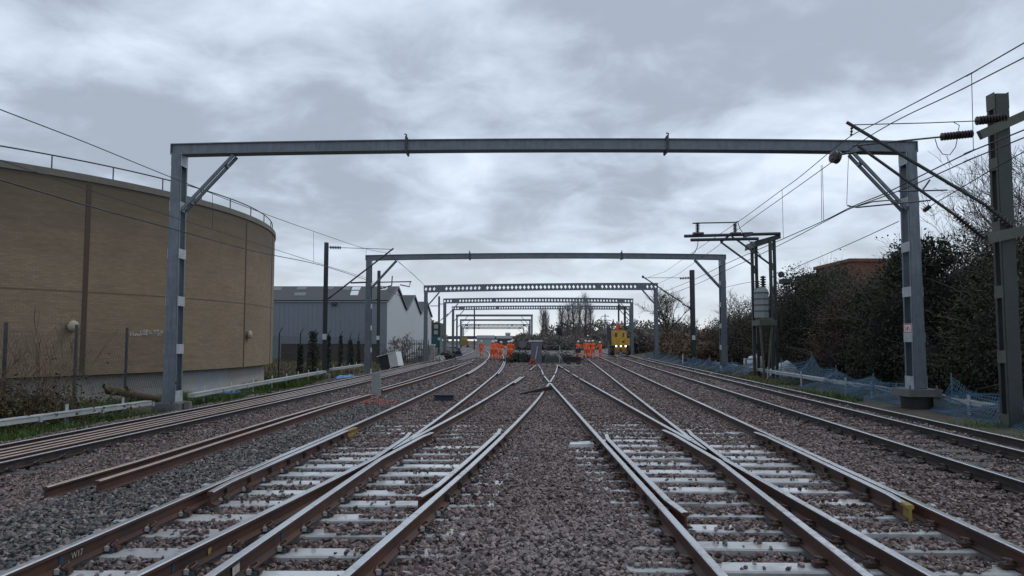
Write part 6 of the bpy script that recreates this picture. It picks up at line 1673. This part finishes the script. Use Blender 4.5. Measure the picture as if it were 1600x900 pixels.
def bare_tree(name, label, x, y, h, trunk_r, depth, spread, up, mat='bark', minr=0.006, split=(2, 4), lean=(0, 0), trunk_frac=0.28, z0=None):
    z0 = gzf(x, y) if z0 is None else z0; t_ = thing(name, label, 'tree', (x, y, z0))
    tb = MB(); top = Vector((lean[0], lean[1], h * trunk_frac)); tb.tube([(0, 0, -0.3), (lean[0] * .4, lean[1] * .4, h * trunk_frac * .5), top], [trunk_r * 1.2, trunk_r, trunk_r * .85], 8); tb.build('trunk', mat, t_, True)
    c_ = MB()
    for k in range(4):
        a = 2 * PI * k / 4 + random.uniform(-.4, .4); d = Vector((math.cos(a) * math.sin(spread), math.sin(a) * math.sin(spread), math.cos(spread))).normalized()
        grow(c_, top - Vector((0, 0, 0.1 * k)), d, h * (1 - trunk_frac) * 0.34, trunk_r * 0.62, depth, spread, up, minr, split=split)
    c_.build('crown', mat, t_)
    return t_


bare_tree('bare_tree', 'bare spreading winter tree behind the third gantry on the right', at(1043, 520, 88).x, 88, 9.2, 0.20, 5, 0.55, 0.5, 'bark', 0.012)
bare_tree('bare_tree', 'small bare tree just right of the spreading one', at(1068, 520, 92).x, 92, 5.2, 0.12, 4, 0.6, 0.4, 'bark', 0.012)
bare_tree('bare_tree', 'bare twiggy tree rising behind the big mast at right', 22.5, 31, 11.2, 0.14, 6, 0.48, 0.6, 'bark', 0.007, (2, 3))
bare_tree('bare_tree', 'bare twiggy tree left of the big mast above the ivy', 21.0, 33, 9.6, 0.12, 6, 0.55, 0.35, 'bark', 0.007, (2, 3))
bare_tree('bare_tree', 'bare twiggy tree cut by the right frame edge', 19.0, 23.5, 9.4, 0.12, 6, 0.52, 0.5, 'bark', 0.007, (2, 3))
bare_tree('bare_tree', 'bare thin tree behind the second gantry\'s right column', at(1150, 500, 66).x, 66, 6.6, 0.09, 4, 0.5, 0.5, 'bark', 0.010)
# leafless pale bush by the gable
bare_tree('bare_bush', 'round leafless pale bush in front of the pale gable', at(632, 545, 76).x, 76, 4.0, 0.10, 5, 0.75, 0.1, 'bark_pale', 0.013, (2, 4), trunk_frac=0.12)


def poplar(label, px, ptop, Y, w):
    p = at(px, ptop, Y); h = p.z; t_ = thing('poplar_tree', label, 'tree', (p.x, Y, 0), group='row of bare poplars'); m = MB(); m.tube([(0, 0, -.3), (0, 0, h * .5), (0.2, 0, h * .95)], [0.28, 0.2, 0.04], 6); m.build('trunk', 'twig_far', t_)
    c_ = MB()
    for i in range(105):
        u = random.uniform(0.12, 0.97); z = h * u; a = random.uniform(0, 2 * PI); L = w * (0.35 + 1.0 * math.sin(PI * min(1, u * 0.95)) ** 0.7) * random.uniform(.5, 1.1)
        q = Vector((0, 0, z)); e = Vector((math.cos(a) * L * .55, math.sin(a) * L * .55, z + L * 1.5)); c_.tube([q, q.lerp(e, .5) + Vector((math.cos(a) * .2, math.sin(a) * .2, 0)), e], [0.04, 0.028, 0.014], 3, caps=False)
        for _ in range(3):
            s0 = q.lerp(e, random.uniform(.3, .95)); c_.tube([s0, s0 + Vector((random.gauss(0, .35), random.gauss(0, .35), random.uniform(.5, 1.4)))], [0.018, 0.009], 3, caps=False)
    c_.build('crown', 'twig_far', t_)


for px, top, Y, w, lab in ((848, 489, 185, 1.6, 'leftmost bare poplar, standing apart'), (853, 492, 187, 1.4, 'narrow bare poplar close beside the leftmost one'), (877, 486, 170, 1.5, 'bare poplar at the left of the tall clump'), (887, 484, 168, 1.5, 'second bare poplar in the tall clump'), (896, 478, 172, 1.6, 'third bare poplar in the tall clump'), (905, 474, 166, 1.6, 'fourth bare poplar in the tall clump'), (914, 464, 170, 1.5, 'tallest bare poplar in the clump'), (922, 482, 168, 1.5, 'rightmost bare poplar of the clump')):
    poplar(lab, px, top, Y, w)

# left verge: scrub, ivy on the fence, grass
def twig_shrub(label, x, y, h, n, leafn):
    t_ = thing('twiggy_shrub', label, 'shrub', (x, y, gzf(x, y))); m = MB()
    for i in range(n):
        a = random.uniform(0, 2 * PI); r0 = random.uniform(0, 0.5); grow(m, Vector((math.cos(a) * r0, math.sin(a) * r0, 0)), Vector((math.cos(a) * .45, math.sin(a) * .45, 1)).normalized(), h * random.uniform(.3, .48), 0.02, 3, 0.45, 0.2, 0.005, split=(1, 3))
    m.build('stems_or_core', 'twig_brown', t_)
    if leafn:
        d = RNG.normal(size=(leafn, 3)); C = np.abs(d[:, 2:3]); P_ = np.stack([d[:, 0] * 0.9, d[:, 1] * 0.9, np.abs(d[:, 2]) * h * 0.22 + 0.05], 1); o = quads(P_, RNG.uniform(.04, .09, leafn), RNG.random(leafn), 'leaf_shrub', 'leaves', 1.6, 0.2, t_)


twig_shrub('bare brown shrub at the left frame edge before the round building', -13.6, 18.6, 3.0, 16, 900)
twig_shrub('bare brown shrub second from the left frame edge', -12.9, 19.8, 3.3, 16, 900)
twig_shrub('low brown shrub nearest the cable trough at left', -12.4, 20.6, 1.9, 14, 1300)
thicket('bramble_patch', 'dull olive bramble patch behind the near cable trough at left', 'brambles', [(-13.9, 17.8, 0.0, 1.2, 1.5, 0.7), (-13.9, 20.2, -0.1, 1.1, 1.5, 0.75), (-13.2, 20.9, -0.2, 0.8, 1.0, 0.6)], 9000, 'leaf_shrub', (0.03, 0.06), core='thicket_core', twigs=120, twmat='twig_brown')
for y, zt_, w, lab in ((33.4, 1.5, 0.22, 'ivy column on the fence post right of the near gantry'), (36.3, 1.9, 0.26, 'ivy column on the second post right of the near gantry'), (40.4, 0.7, 0.25, 'ivy tuft at the foot of the post by the round building\'s edge'), (48.6, 1.6, 0.22, 'slim ivy column on a post left of the lone mast'), (51.7, 2.5, 0.42, 'big bushy ivy column beside the lone mast'), (56.0, 2.2, 0.24, 'ivy column just right of the lone mast'), (60, 2.2, 0.2, 'thin ivy column second right of the lone mast'), (63.6, 1.9, 0.28, 'ivy column third right of the lone mast'), (67, 1.8, 0.2, 'ivy column left of the second gantry\'s column')):
    n = int(900 * w / 0.25); z = RNG.uniform(-.4, zt_, n); a = RNG.uniform(0, 2 * PI, n); r = w * (1.25 - 0.6 * (z + .4) / (zt_ + .4)) * RNG.random(n) ** .5 * (0.6 + 0.8 * vnoise(z * 3, a, 1.0, 4))
    t_ = thing('ivy_column', lab, 'ivy', (fx_, y, 0), group='ivy on the fence posts'); quads(np.stack([np.cos(a) * r, np.sin(a) * r, z], 1), RNG.uniform(.06, .12, n), RNG.random(n) * .7, 'leaf_ivy', 'foliage', 1.4, .6, t_)
    m = MB(); m.tube([(0.05, 0, -.4), (0.06, .02, zt_ * .5), (0.05, 0, zt_ * .95)], [.03, .02, .01], 5); m.build('stem', 'bark', t_)


def grass(label, x0, x1, y0, y1, n, h, mat, mask=None, w=0.02):
    x = RNG.uniform(x0, x1, n); y = RNG.uniform(y0, y1, n); k = vnoise(x, y, 0.7, 21) > 0.35
    if mask is not None: k &= mask(x, y)
    x, y = x[k], y[k]; z = gz(x, y); hh = RNG.uniform(h[0], h[1], len(x)) * (0.5 + vnoise(x, y, 1.1, 22))
    o = blades(np.stack([x, y, z - 0.02], 1), hh, w, RNG.random(len(x)), mat, 'grass'); tag(o, label, 'grass', kind='stuff')


grass('green grass on the left verge between cable trough and round building', -22, -10.2, 14, 44, 130000, (0.14, 0.36), 'blade_green', lambda x, y: (x < fF(y) - 1.9) & (np.hypot(x - TANK_C.x, y - TANK_C.y) > TANK_R - .6))
grass('pale dry grass slope below the grey warehouse', -30, -10, 44, 78, 30000, (0.12, 0.4), 'blade_dry', lambda x, y: (x < fF(y) - 2.4), 0.045)
grass('green grass tufts on the right verge beside the outer track', 9.5, 13.6, 14, 46, 26000, (0.06, 0.26), 'blade_green', lambda x, y: (x > fC(y) + 2.3 + 0.9 * vnoise(x, y, .5, 31)) & (vnoise(x, y, .45, 33) > .42), 0.022)
grass('dry straw coloured grass on the right verge by the tower legs', 9.5, 14.5, 20, 60, 14000, (0.08, 0.32), 'blade_dry', lambda x, y: (x > fC(y) + 2.5) & (vnoise(x, y, .45, 35) > .55), 0.03)

scene.render.engine = 'CYCLES'
scene.cycles.max_bounces = 6
